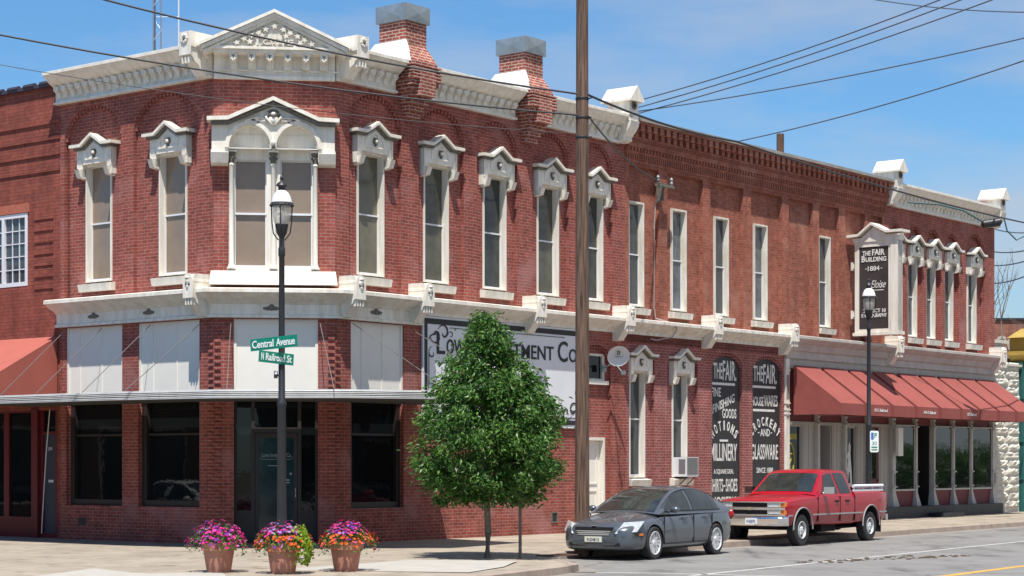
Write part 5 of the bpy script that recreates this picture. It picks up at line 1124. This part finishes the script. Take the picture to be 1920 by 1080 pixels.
sx_, sy_ = .16, 38.2; m = MB(); m.lathe([(.033, -.05), (.03, 1.2), (.028, 1.75)], n=8); m.box(-.028, .028, -.035, -.0, 0, 1.7)
tag(m.obj('tree_stake', mat('stake_grey', (.12, .11, .09), .8), None, (sx_, sy_, ground_z(sx_, sy_))), 'thin dark upright stake standing just right of the young tree', 'stake')
# drain grate and mud
m = MB(); m.plate(rect(-.42, .42, -.22, .22), [rect(-.38+i*.095, -.33+i*.095, -.18, .18) for i in range(8)], -.01, .01); m.mul(Matrix.Rotation(-pi/2, 4, 'X'))
tag(m.obj('drain_grate', mat('rusty_iron', (.14, .07, .05), .8), None, (.92, 39.7, ground_z(.92, 39.7)+.02), A), 'rusty iron grate set in the pavement just left of the sedan', 'drain grate')
m = MB(); rnd = random.Random(5)
for i in range(110):
    t = rnd.uniform(-1, 1); x = 7.9+t*2.0+rnd.gauss(0, .12); y = 41.3+t*1.5+rnd.gauss(0, .30); s_ = rnd.uniform(.012, .045)*(1 if rnd.random() < .85 else 1.6); m.ball((x, y, zr+s_*.2), s_, 0, 7, 4, sz=.45, sx=1.4)
tag(m.obj('mud_clods', mat('dried_mud', (.09, .065, .045), 1)), 'scattered brown mud clods on the road near the yellow line', 'mud', kind='stuff')

# ================================================================== VEHICLES
def interp(tab, x):
    if x >= tab[0][0]: return tab[0][1:]
    for a, b in zip(tab[:-1], tab[1:]):
        if a[0] >= x >= b[0]:
            t = (a[0]-x)/(a[0]-b[0]+1e-9); return tuple(p+(q-p)*t for p, q in zip(a[1:], b[1:]))
    return tab[-1][1:]
def loft_body(st, sub=2, crown=.03, sharp=False):
    # stations (x, half width, z bottom, z belt, z centre); returns geometry of a closed shell
    v = []; f = []; n = None
    for x, hw, zb, zs, zc in st:
        m_ = (zb+zs)/2
        h = [(0, zb), (hw*.55, zb), (hw*.90, zb+.01), (hw*.985, zb+(zs-zb)*.18), (hw, zb+(zs-zb)*.48), (hw*.985, zb+(zs-zb)*.76), (hw*.95, zs-.035), (hw*.87, zs+.0), (hw*.62, zs+(zc-zs)*.6), (hw*.3, zc-.004), (0, zc)]
        ring = [(x, y, z) for y, z in h]+[(x, -y, z) for y, z in h[-2:0:-1]]; n = len(ring); v += ring
    for i in range(len(st)-1):
        for j in range(n): f.append((i*n+j, i*n+(j+1) % n, (i+1)*n+(j+1) % n, (i+1)*n+j))
    f += [tuple(range(n))[::-1], tuple(range((len(st)-1)*n, len(st)*n))]
    return v, f
def solid(name, v, f, mats, parent, cuts, sub=2):
    me = bpy.data.meshes.new(name); me.from_pydata(v, [], f)
    for q in mats: me.materials.append(q)
    bm = bmesh.new(); bm.from_mesh(me); bmesh.ops.recalc_face_normals(bm, faces=bm.faces); bm.to_mesh(me); bm.free()
    o = bpy.data.objects.new(name, me); C.objects.link(o)
    if sub: s = o.modifiers.new('s', 'SUBSURF'); s.levels = sub; s.render_levels = sub
    tmp = []
    for (x, z, r, w) in cuts:
        c = MB(); c.lathe([(r, -w), (r, w)], n=36); c.mul(Matrix.Translation((x, 0, z)) @ Matrix.Rotation(pi/2, 4, 'X')); co_ = c.obj('cut', mats[1:2] or mats, None); tmp.append(co_)
        b = o.modifiers.new('b', 'BOOLEAN'); b.operation = 'DIFFERENCE'; b.object = co_; b.solver = 'EXACT'
        try: b.material_mode = 'TRANSFER'
        except Exception: pass
    bpy.context.view_layer.update(); dg = bpy.context.evaluated_depsgraph_get(); me2 = bpy.data.meshes.new_from_object(o.evaluated_get(dg)); me2.name = name
    o.modifiers.clear(); o.data = me2; bpy.data.meshes.remove(me)
    for t in tmp: d = t.data; bpy.data.objects.remove(t); bpy.data.meshes.remove(d)
    me2.polygons.foreach_set('use_smooth', [True]*len(me2.polygons)); me2.set_sharp_from_angle(angle=rad(38)); o.parent = parent; return o
TYR = mat('tyre_rubber', (.022, .022, .023), .8, bump=.3, bscale=60)
RIMM = mat('alloy_rim', (.66, .67, .68), .35, metal=.35, spec=.8); RIMD = mat('dark_wheel_hub', (.05, .05, .055), .5)
WELL = mat('wheel_well', (.008, .008, .009), .9)
def wheel(parent, x, y, r, w, side, spokes=5, rim=.66, style=0):
    e = MB(); e.lathe([(r*rim, -w/2+.01), (r*.90, -w/2), (r*.985, -w*.40), (r, -w*.2), (r, w*.2), (r*.985, w*.40), (r*.90, w/2), (r*rim, w/2-.01)], n=40, caps=False)
    M = Matrix.Rotation(-side*pi/2, 4, 'X'); e.mul(M); t = e.obj('wheel', TYR, parent, (x, y, r)); t.rotation_euler = (0, 0, 0)
    m = MB(); yo = w/2
    m.lathe([(r*rim, yo-.07), (r*rim, yo-.005), (r*rim*.94, yo-.0), (r*rim*.90, yo-.035), (r*rim*.9, yo-.07)], n=36, caps=False)
    if style == 0:
        for i in range(spokes):
            a = i*2*pi/spokes
            for da in (-.17, .17):
                c0, c1 = a+da*.6, a+da*1.55; rr = r*rim
                def q(ang, rad_, wd, z): return [(rad_*cos(ang)-wd*sin(ang), rad_*sin(ang)+wd*cos(ang), z), (rad_*cos(ang)+wd*sin(ang), rad_*sin(ang)-wd*cos(ang), z)]
                a1 = q(c0, rr*.15, .022, yo-.03); a2 = q(c1, rr*.92, .026, yo-.02); b1 = q(c0, rr*.15, .022, yo-.06); b2 = q(c1, rr*.92, .026, yo-.05)
                m.hexa([b1[0], b1[1], b2[1], b2[0], a1[0], a1[1], a2[1], a2[0]])
        m.lathe([(r*rim*.26, yo-.05), (r*rim*.26, yo-.015), (r*rim*.1, yo-.005), (.002, yo-.005)], n=20)
    else:
        m.lathe([(r*rim*.9, yo-.09), (r*rim*.72, yo-.05), (r*rim*.55, yo-.06), (r*rim*.42, yo-.03), (r*rim*.30, yo-.01), (.002, yo-.0)], n=24)
        for i in range(8):
            a = i*pi/4; m.ball((r*rim*.38*cos(a), r*rim*.38*sin(a), yo-.02), .014, 0, 6, 4)
    m.mul(M); m.obj('rim', RIMM, t)
    m = MB(); m.lathe([(r*rim*.98, yo-.13), (r*rim*.98, yo-.12), (.002, yo-.12)], n=28)
    if style:
        for i in range(8): a = i*pi/4+.39; m.ball((r*rim*.68*cos(a), r*rim*.68*sin(a), yo-.055), .035, 0, 8, 4, sz=.4)
    m.mul(M); m.obj('brake_hub', RIMD, t); return t
def patch(P, us, vs, name, mt, parent, off=0.004, thick=0):
    # grid surface from function P(u,v)
    m = MB(); v = [P(u, w) for u in us for w in vs]; k = len(vs)
    m.add(v, [(i*k+j, i*k+j+1, (i+1)*k+j+1, (i+1)*k+j) for i in range(len(us)-1) for j in range(k-1)])
    return m.obj(name, mt, parent, recalc=False, ang=60)
CGL = glassmat('car_glass', (.022, .028, .028), .03, .7, vary=.5, vscale=2.5)
CGL2 = glassmat('car_windscreen', (.032, .037, .034), .03, .8, vary=.55, vscale=2.2)
lin = lambda a, b, n: [a+(b-a)*i/n for i in range(n+1)]
HLG = mat('headlamp_lens', (.62, .64, .64), .1, metal=.25, spec=.9, vary=.3, vscale=20); CHR = mat('chrome', (.75, .76, .78), .12, metal=1); PLT = mat('licence_plate', (.68, .66, .55), .4); PLTX = mat('plate_ink', (.08, .09, .14), .5); AMB = mat('amber_lens', (.75, .2, .02), .2); TLR = mat('red_lens', (.35, .01, .01), .2); SEAT = mat('seat_grey', (.05, .05, .05), .9)
def sedan(label, paint, loc, rot):
    r = empty('parked_car', loc, rot, label, 'car')
    st = [(2.37, .42, .36, .55, .60), (2.33, .66, .24, .62, .70), (2.20, .80, .19, .68, .765), (1.95, .875, .175, .735, .83), (1.65, .90, .175, .79, .89), (1.38, .905, .175, .83, .93), (1.05, .905, .175, .87, .975), (.7, .905, .18, .895, .99), (0, .905, .18, .915, .99), (-.8, .905, .18, .94, 1.0), (-1.38, .90, .18, .965, 1.03), (-1.8, .88, .19, .975, 1.07), (-2.15, .84, .22, .97, 1.075), (-2.38, .76, .26, .93, 1.04), (-2.47, .62, .34, .86, .95), (-2.50, .45, .42, .78, .85)]
    v, f = loft_body(st)
    body = solid('body', v, f, [paint, WELL], r, [(1.38, .33, .385, 2.0), (-1.385, .33, .385, 2.0)], 2)
    # keep the floor closed: a dark core between the wheels
    m = MB(); m.box(-2.1, 2.0, -.62, .62, .22, .6); m.obj('floor_pan', WELL, r)
    # greenhouse
    top = [(1.16, .955), (.95, 1.06), (.6, 1.235), (.3, 1.36), (.05, 1.43), (-.3, 1.475), (-.65, 1.48), (-1.0, 1.455), (-1.35, 1.385), (-1.7, 1.265), (-2.0, 1.15), (-2.2, 1.06)]
    zt_ = lambda x: interp(top, x)[0]
    def half(x): zt = zt_(x); t = min(1, max(0, (zt-.95)/.5)); return .80-.22*t-(.03 if x < -1.6 else 0)
    def Psf(x, u, o=0.):   # u -1..1 over the arch of the section from left belt to right belt
        zt = zt_(x); hb = .865-(.05*max(0, (-x-1.3))) - (.06*max(0, x-.5)); ht = half(x); a = abs(u); sg = 1 if u >= 0 else -1
        if a > .5: t = (1-a)/.5; y = hb+(ht-hb)*t+.03*sin(pi*t); z = .90+(zt-.045-.90)*t; n = Vector((0, .9, .35))
        else: t = a/.5; y = ht*t; z = zt-.045*t*t; n = Vector((.2 if x > .2 else (-.3 if x < -1.2 else 0), 0, 1))
        n.normalize(); return (x+n.x*o, sg*(y+n.y*o), z+n.z*o)
    xs = [t[0] for t in top]; xs = sorted(set(xs+[.8, .45, .18, -.12, -.5, -1.18, -1.5, -1.85]), reverse=True); us = lin(-1, 1, 32)
    m = MB(); k_ = len(us); m.add([Psf(x, u) for x in xs for u in us], [(i*k_+j, i*k_+j+1, (i+1)*k_+j+1, (i+1)*k_+j) for i in range(len(xs)-1) for j in range(k_-1)]); m.obj('cabin', paint, r, recalc=False, ang=50)
    Q = lambda o: (lambda x, u: Psf(x, u, o))
    patch(Q(.008), lin(1.10, .14, 8), lin(-.455, .455, 10), 'windscreen', CGL2, r)
    patch(Q(.008), lin(-1.28, -2.08, 7), lin(-.42, .42, 10), 'rear_window', CGL, r)
    for sg in (-1, 1):
        def Sd(x, w, s_=sg):  # side window between belt and rail; w 0 bottom, 1 top
            zt = zt_(x); t0 = (.975-.90)/(zt-.045-.90); t1 = 1-.05/(max(zt-.9, .12)); t = t0+(t1-t0)*w
            return Psf(x, s_*(1-.5*t), .008)
        def clip(x0, x1, n): return lin(x0, x1, n)
        w_ = lin(0, 1, 4)
        patch(Sd, clip(.82, -.28, 8), w_, 'side_window', CGL, r); patch(Sd, clip(-.38, -1.22, 6), w_, 'side_window', CGL, r); patch(Sd, clip(-1.28, -1.62, 3), w_, 'side_window', CGL, r)
        m = MB()   # window surround
        pts = [Psf(x, sg*.53, .015) for x in lin(.9, -1.7, 16)]; m.tube(pts, .008, 5); pts = [Psf(x, sg*(1-.5*(.968-.90)/(zt_(x)-.945)), .012) for x in lin(.88, -1.66, 14)]; m.tube(pts, .010, 5); m.obj('window_trim', DRK, r)
        m = MB(); m.ball((.72, sg*1.0, 1.0), .11, 0, 12, 8, sz=.62, sx=.75, sy=1.0); m.tube([(.74, sg*.84, .96), (.73, sg*.95, .97)], .03, 6); m.obj('door_mirror', paint, r)
        m = MB()
        for x in (.10, -.90): m.box(x-.11, x+.11, sg*.905-.02, sg*.905+.02, .80, .83); m.obj if False else None
        m.obj('door_handle', paint, r)
        m = MB()
        for x in (.98, -.32, -1.17): m.box(x-.004, x+.004, sg*.893-.014, sg*.893+.014, .30, .90)
        m.box(-1.17, .98, sg*.898-.012, sg*.898+.012, .295, .303); m.obj('door_seam', WELL, r)
    # nose
    m = MB(); m.plate([(-.36, .50), (.36, .50), (.45, .67), (-.45, .67)], [], 2.20, 2.30); m.mul(Matrix(((0, 1, 0, .06), (1, 0, 0, 0), (0, 0, 1, 0), (0, 0, 0, 1)))); m.obj('grille', WELL, r)
    m = MB()
    for i in range(5): z = .52+i*.034; w = .37+i*.018; m.box(2.34, 2.375-i*.006, -w, w, z-.008, z+.008)
    m.ball((2.35, 0, .70), .03, 0, 8, 5, sz=.6, sy=2.2); m.obj('grille_bars', CHR, r)
    for sg in (-1, 1):
        m = MB(); P8 = [(2.32, .46, .51), (2.03, .82, .55), (1.80, .865, .755), (2.14, .58, .735), ]
        q = [Vector((x, sg*y, z)) for x, y, z in P8]; nn = Vector((.65, sg*.5, .35)); nn.normalize()
        a = [p+nn*.085 for p in q]; m.hexa([q[0]-nn*.05, q[1]-nn*.05, q[2]-nn*.05, q[3]-nn*.05]+a); h_ = m.obj('headlight', HLG, r, ang=60)
        m = MB(); m.box(2.24, 2.33, sg*.36-.20, sg*.36+.20, .30, .37) if False else m.box(2.22, 2.345, sg*.40-.2, sg*.40+.2, .285, .355); m.obj('lower_intake', WELL, r)
        m = MB(); m.ball((2.22, sg*.68, .325), .05, 0, 10, 6, sx=.6); m.obj('fog_lamp', CHR, r)
        m = MB(); m.box(1.86, 1.98, sg*.875-.015, sg*.875+.016, .50, .54); m.obj('side_marker', AMB, r)
        m = MB(); m.ball((-2.36, sg*.70, .84), .13, 0, 10, 8, sx=.5, sz=.9, sy=.95); m.obj('tail_light', TLR, r)
    m = MB(); m.box(2.30, 2.385, -.20, .20, .37, .48); p = m.obj('licence_plate', PLT, r)
    m = MB(); m.text('9-D4813', -.14, .14, .395, .45, 0, thick=.004); m.mul(Matrix.Translation((2.388, 0, 0)) @ Matrix.Rotation(pi/2, 4, 'Z')); m.obj('plate_characters', PLTX, p)
    for x in (1.38, -1.385):
        for sg in (-1, 1): wheel(r, x, sg*.80, .335, .21, sg, 7, rim=.72)
    return r
DGM = mat('grey_metallic_paint', (.115, .13, .15), .27, metal=.5, coat=.8)
wx, wy = 3.02, 42.7
sedan('dark metallic grey four-door sedan parked at the kerb in front of the red pickup', DGM, (wx, wy, zr), rad(236.2)).scale = (1.0, 1.03, 1.045)
def pickup(label, loc, rot):
    paint = mat('red_truck_paint', (.34, .006, .016), .3, coat=.5, spec=.35); r = empty('parked_pickup_truck', loc, rot, label, 'pickup truck')
    # x forward; front axle +1.85, rear axle -1.85
    zo = .16
    def slab_(x0, x1, y0, y1, z0, z1, mt, nm, bev=.03):
        m = MB(); m.box(x0, x1, y0, y1, z0, z1); o = m.obj(nm, mt, r); return o
    st = [(2.72, .88, .52, 1.04, 1.07), (2.68, .94, .50, 1.08, 1.13), (2.55, .965, .50, 1.12, 1.17), (1.9, .985, .50, 1.18, 1.23), (1.2, .99, .50, 1.21, 1.27), (.9, .99, .50, 1.22, 1.28), (.3, .99, .48, 1.23, 1.26), (-.6, .99, .48, 1.23, 1.25), (-1.05, .99, .48, 1.23, 1.25)]
    def boxloft(st_):
        v = []; f = []
        for x, hw, zb, zs, zc in st_:
            h = [(0, zb), (hw*.9, zb), (hw*.96, zb+.03), (hw*.985, zb+.25), (hw, zb+.45), (hw*.995, zs-.12), (hw*.975, zs-.03), (hw*.93, zs), (hw*.5, zc-.01), (0, zc)]
            ring = [(x, y, z) for y, z in h]+[(x, -y, z) for y, z in h[-2:0:-1]]; n = len(ring); v += ring
        for i in range(len(st_)-1):
            for j in range(n): f.append((i*n+j, i*n+(j+1) % n, (i+1)*n+(j+1) % n, (i+1)*n+j))
        f += [tuple(range(n))[::-1], tuple(range((len(st_)-1)*n, len(st_)*n))]; return v, f
    v, f = boxloft(st); solid('body', v, f, [paint, WELL], r, [(1.85, .43, .50, 2.0)], 0)
    st2 = [(-1.08, .99, .50, 1.30, 1.30), (-1.5, .99, .50, 1.30, 1.30), (-2.6, .985, .50, 1.30, 1.30), (-3.03, .965, .54, 1.29, 1.29), (-3.10, .93, .56, 1.27, 1.27)]
    v, f = boxloft(st2); solid('cargo_bed', v, f, [paint, WELL], r, [(-2.05, .43, .50, 2.0)], 0)
    m = MB(); m.box(-2.95, -1.15, -.8, .8, 1.302, 1.306); m.obj('bed_interior', WELL, r)
    m = MB(); m.box(-2.8, 2.5, -.55, .55, .45, .62); m.box(-.5, .3, .2, .7, .3, .5); m.tube([(-2.05, -.75, .43), (-2.05, .75, .43)], .07, 8); m.tube([(1.85, -.75, .43), (1.85, .75, .43)], .05, 8); m.ball((-2.05, 0, .43), .17, 0, 10, 6)
    m.tube([(.9, .4, .38), (-.6, .5, .36), (-2.6, .62, .4)], .035, 6); m.obj('chassis', WELL, r)
    # cab greenhouse
    top = [(1.08, 1.27), (.8, 1.48), (.5, 1.72), (.32, 1.83), (.15, 1.865), (-.3, 1.885), (-.75, 1.875), (-.92, 1.85), (-.98, 1.75), (-1.03, 1.5), (-1.05, 1.25)]
    zt_ = lambda x: interp(top, x)[0]
    def Psf(x, u, o=0.):
        zt = zt_(x); hb = .955; tt = min(1, max(0, (zt-1.2)/.66)); ht = .93-.20*tt; a = abs(u); sg = 1 if u >= 0 else -1
        if a > .5: t = (1-a)/.5; y = hb+(ht-hb)*t; z = 1.19+(zt-.035-1.19)*t; n = Vector((0, .95, .3))
        else: t = a/.5; y = ht*t; z = zt-.035*t**4; n = Vector((.6 if x > .3 else (-.9 if x < -.95 else 0), 0, .8))
        n.normalize(); return (x+n.x*o, sg*(y+n.y*o), z+n.z*o)
    xs = [t[0] for t in top]; us = lin(-1, 1, 24); m = MB(); k_ = len(us); m.add([Psf(x, u) for x in xs for u in us], [(i*k_+j, i*k_+j+1, (i+1)*k_+j+1, (i+1)*k_+j) for i in range(len(xs)-1) for j in range(k_-1)]); m.obj('cab', paint, r, recalc=False, ang=50)
    Q = lambda x, u: Psf(x, u, .01)
    patch(Q, lin(1.0, .40, 5), lin(-.45, .45, 8), 'windscreen', CGL2, r); patch(Q, [-.965, -.985, -1.02], lin(-.42, .42, 6), 'rear_window', CGL, r)
    for sg in (-1, 1):
        def Sd(x, w, s_=sg, o=.01):
            zt = zt_(x); t0 = (1.27-1.19)/(zt-.035-1.19); t1 = 1-.07/(zt-1.19); t = t0+(t1-t0)*w; return Psf(x, s_*(1-.5*t), o)
        def quad(c, nm, mt):   # trapezoid window from bottom-front, bottom-rear, top-rear, top-front x
            m = MB(); N = 6; vv = []
            for i in range(N+1):
                for j in range(5):
                    w = j/4; xf = c[0]+(c[3]-c[0])*w; xr = c[1]+(c[2]-c[1])*w; vv.append(Sd(min(xf, 1.0)+(xr-min(xf, 1.0))*i/N, w) if True else 0)
            m.add(vv, [(i*5+j, i*5+j+1, (i+1)*5+j+1, (i+1)*5+j) for i in range(N) for j in range(4)]); m.obj(nm, mt, r, recalc=False)
        quad((.78, -.18, -.10, .36), 'side_window', CGL); quad((-.30, -.92, -.80, -.22), 'side_window', CGL)
        m = MB(); m.box(.62, .76, sg*1.12-.11, sg*1.12+.11, 1.27, 1.44); m.tube([(.68, sg*.96, 1.28), (.68, sg*1.05, 1.33)], .025, 6); m.obj('door_mirror', CHR, r)
        m = MB()
        for x in (-.02, -.62): m.box(x-.09, x+.09, sg*.995-.015, sg*.995+.02, 1.05, 1.10)
        m.obj('door_handle', WELL, r)
        m = MB()
        for x in (1.02, -.22, -1.065): m.box(x-.006, x+.006, sg*.985-.02, sg*.985+.012, .56, 1.2)
        m.obj('door_seam', WELL, r)
        m = MB(); m.box(-1.52, 1.32, sg*.992-.01, sg*.992+.014, .74, .775); m.box(2.38, 2.6, sg*.975-.012, sg*.975+.012, .74, .775); m.box(-3.0, -2.58, sg*.985-.012, sg*.985+.01, .74, .775)
        for cx in (1.85, -2.05): m.tube([(cx+.515*cos(a), sg*.99, .43+.515*sin(a)) for a in lin(-.05, pi+.05, 16)], .018, 6)
        m.obj('side_moulding', mat('grey_moulding', (.30, .29, .29), .45) if 'grey_moulding' not in bpy.data.materials else bpy.data.materials['grey_moulding'], r)
        # lamps
        m = MB(); m.box(2.66, 2.745, sg*.655-.16, sg*.655+.16, .965, 1.065); m.box(2.66, 2.745, sg*.655-.16, sg*.655+.16, .80, .885); m.obj('headlight', HLG, r)
        m = MB(); m.box(2.55, 2.735, sg*.875-.05, sg*.875+.065, .97, 1.07); m.box(2.55, 2.735, sg*.875-.05, sg*.875+.065, .79, .89); m.obj('turn_signal', AMB, r)
        m = MB(); m.box(-3.12, -3.05, sg*.86-.08, sg*.86+.08, .85, 1.2); m.obj('tail_light', TLR, r)
        m = MB(); m.box(-2.64, -2.62, sg*.85-.14, sg*.85+.14, .22, .62); m.obj('mud_flap', WELL, r)
    m = MB(); m.box(2.66, 2.73, -.48, .48, .79, .885); m.box(2.66, 2.73, -.48, .48, .965, 1.065)
    m.obj('grille', WELL, r)
    m = MB(); m.box(2.64, 2.765, -.93, .93, 1.07, 1.10); m.box(2.64, 2.765, -.93, .93, .895, .955); m.box(2.64, 2.76, -.93, .93, .745, .785)
    for yy in (-.83, -.49, .49, .83): m.box(2.64, 2.755, yy-.012, yy+.012, .78, 1.08)
    m.obj('grille_surround', CHR, r)
    m = MB(); m.plate([(-.11, .905), (-.035, .905), (-.035, .888), (.035, .888), (.035, .905), (.11, .905), (.11, .945), (.035, .945), (.035, .962), (-.035, .962), (-.035, .945), (-.11, .945)], [], -.01, .01); m.mul(Matrix.Translation((2.775, 0, 0)) @ Matrix.Rotation(pi/2, 4, 'Z')); m.obj('badge', mat('badge_gold', (.5, .45, .3), .3, metal=.6), r)
    m = MB(); pr = [(2.62, .50), (2.80, .51), (2.85, .56), (2.855, .68), (2.82, .71), (2.81, .735), (2.62, .735)]
    n_ = len(pr); ys_ = (-.99, -.9, -.8, .8, .9, .99); m.add([(x, y, z) for y in ys_ for x, z in pr], [(k_*n_+i, k_*n_+(i+1) % n_, (k_+1)*n_+(i+1) % n_, (k_+1)*n_+i) for k_ in range(5) for i in range(n_)]+[tuple(range(n_)), tuple(range(5*n_, 6*n_))])
    m.v = [(x-.16*max(0, abs(y)-.8)/.19 if x > 2.7 else x, y, z) for x, y, z in m.v]; m.obj('front_bumper', CHR, r)
    m = MB(); m.box(2.85, 2.87, -.07, .25, .545, .695); p = m.obj('licence_plate', SGW, r); m = MB(); m.text('9-K87K', -.12, .12, .585, .655, 0, thick=.004); m.mul(Matrix.Translation((2.873, .09, 0)) @ Matrix.Rotation(pi/2, 4, 'Z')); m.obj('plate_characters', PLTX, p)
    m = MB(); m.box(-3.27, -3.13, -.9, .9, .52, .68); m.obj('rear_bumper', CHR, r)
    # white rail along the bed
    m = MB()
    for sg in (-1, 1):
        m.tube([(-1.15, sg*.90, 1.44), (-2.92, sg*.90, 1.44)], .045, 10)
        for x in (-1.2, -1.75, -2.3, -2.87): m.tube([(x, sg*.90, 1.30), (x, sg*.90, 1.42)], .02, 6)
        m.box(-2.92, -1.15, sg*.90-.02, sg*.90+.02, 1.305, 1.36)
    m.obj('bed_rail', SGW, r)
    for x in (1.85, -2.05):
        for sg in (-1, 1): wheel(r, x, sg*.84, .39, .25, sg, 5, .56, 1)
    return r
wx, wy = 7.42, 49.9
pickup('bright red extended-cab pickup truck with chrome grille parked behind the grey sedan', (wx, wy, zr), rad(234.6))

# ================================================================== ACROSS THE STREETS (behind and beside the camera; seen in the shop glass)
def plain_block(loc, rot, w, d, h, mt, label, nwin, wt=WHT):
    r = empty('brick_building', loc, rot, label, 'building'); m = MB(); z = h*.6
    wins = [rect(w*(i+.5)/nwin-.5, w*(i+.5)/nwin+.5, h*.58, h*.58+1.9) for i in range(nwin)]; sh_ = [rect(w*(i+.5)/nwin-w/nwin*.4, w*(i+.5)/nwin+w/nwin*.4, .5, 3.0) for i in range(nwin)]
    m.plate(rect(0, w, 0, h), wins+sh_, 0, .3); m.box(0, w, .6, d, 0, h-.3); m.box(-.05, w+.05, -.2, .4, h, h+.15); m.obj('wall', mt, r)
    for q in wins+sh_:
        a, b, c0, c1 = q[0][0], q[1][0], q[0][1], q[2][1]; f = MB(); f.plate(q, [rect(a+.08, b-.08, c0+.08, c1-.08)], .05, .2); fo = f.obj('window', wt, r); g = MB(); g.box(a+.05, b-.05, .12, .13, c0+.05, c1-.05); g.obj('glass', GSHP, fo)
    return r
BRD = brick('dark_brick', (.07, .035, .03), (.05, .028, .025), (.09, .07, .06))
plain_block((22, -22, 0), pi, 20, 12, 8.5, BRD, 'brick shop row across the street, behind the camera on the right', 6)
plain_block((-1, -24, 0), pi, 24, 12, 7.5, BRD, 'older brick shop row across the street, behind the camera on the left', 7)
bw = (-33, 28, 0); plain_block(bw, rad(75), 30, 12, 8.0, BRD, 'long brick block across the side street, left of the photo', 8, GRYP)
plain_block((108, 92, 0), A+pi, 26, 14, 4.6, mat('pale_stucco', (.55, .52, .45), .8, vary=.15), 'low pale stucco building across the main street, right of the photo', 5)
big = [(.8, .4), (1.9, .8), (2.4, 1.3), (2.2, 1.9), (1.4, 2.6), (.2, 3.1)]
for i, (x, y) in enumerate(((66, 92), (75, 99), (88, 116), (60, 86))):
    leaf_tree((x, y, -.2), ('street tree across the main street, nearest the awning shop', 'street tree across the main street, second along', 'street tree across the main street, farthest along', 'street tree across the main street, in front of the stucco building')[i], big, 2600, 30+i, trunk_r=.12, trunk_h=.6, leaf=.15, name='shade_tree', clump=90, cr_=.7)
blx = W(52, 36); plain_block((blx[0], blx[1], 0), A+pi, 44, 12, 6.5, BRD, 'dark brick row across the main street, facing the corner building', 11, GRYP)
def repaint(o, old, new):
    for i, sl_ in enumerate(o.material_slots):
        if sl_.material == old: sl_.link = 'OBJECT'; sl_.material = new
    for k_ in kids(o): repaint(k_, old, new)
car0 = [o for o in bpy.data.objects if o.name == 'parked_car'][0]
cw = copy_tree(car0, None, (-19.5, 43.2, zr), A-pi/2); cw['label'] = 'white four-door sedan parked on the side street, left of the photo'; repaint(cw, DGM, mat('white_car_paint', (.7, .7, .68), .3, coat=.6))
crd = copy_tree(car0, None, (17.6, 47.0, zr), A); crd['label'] = 'dark red four-door sedan standing across the main street, right of the photo'; repaint(crd, DGM, mat('red_car_paint', (.35, .01, .02), .3, coat=.6))
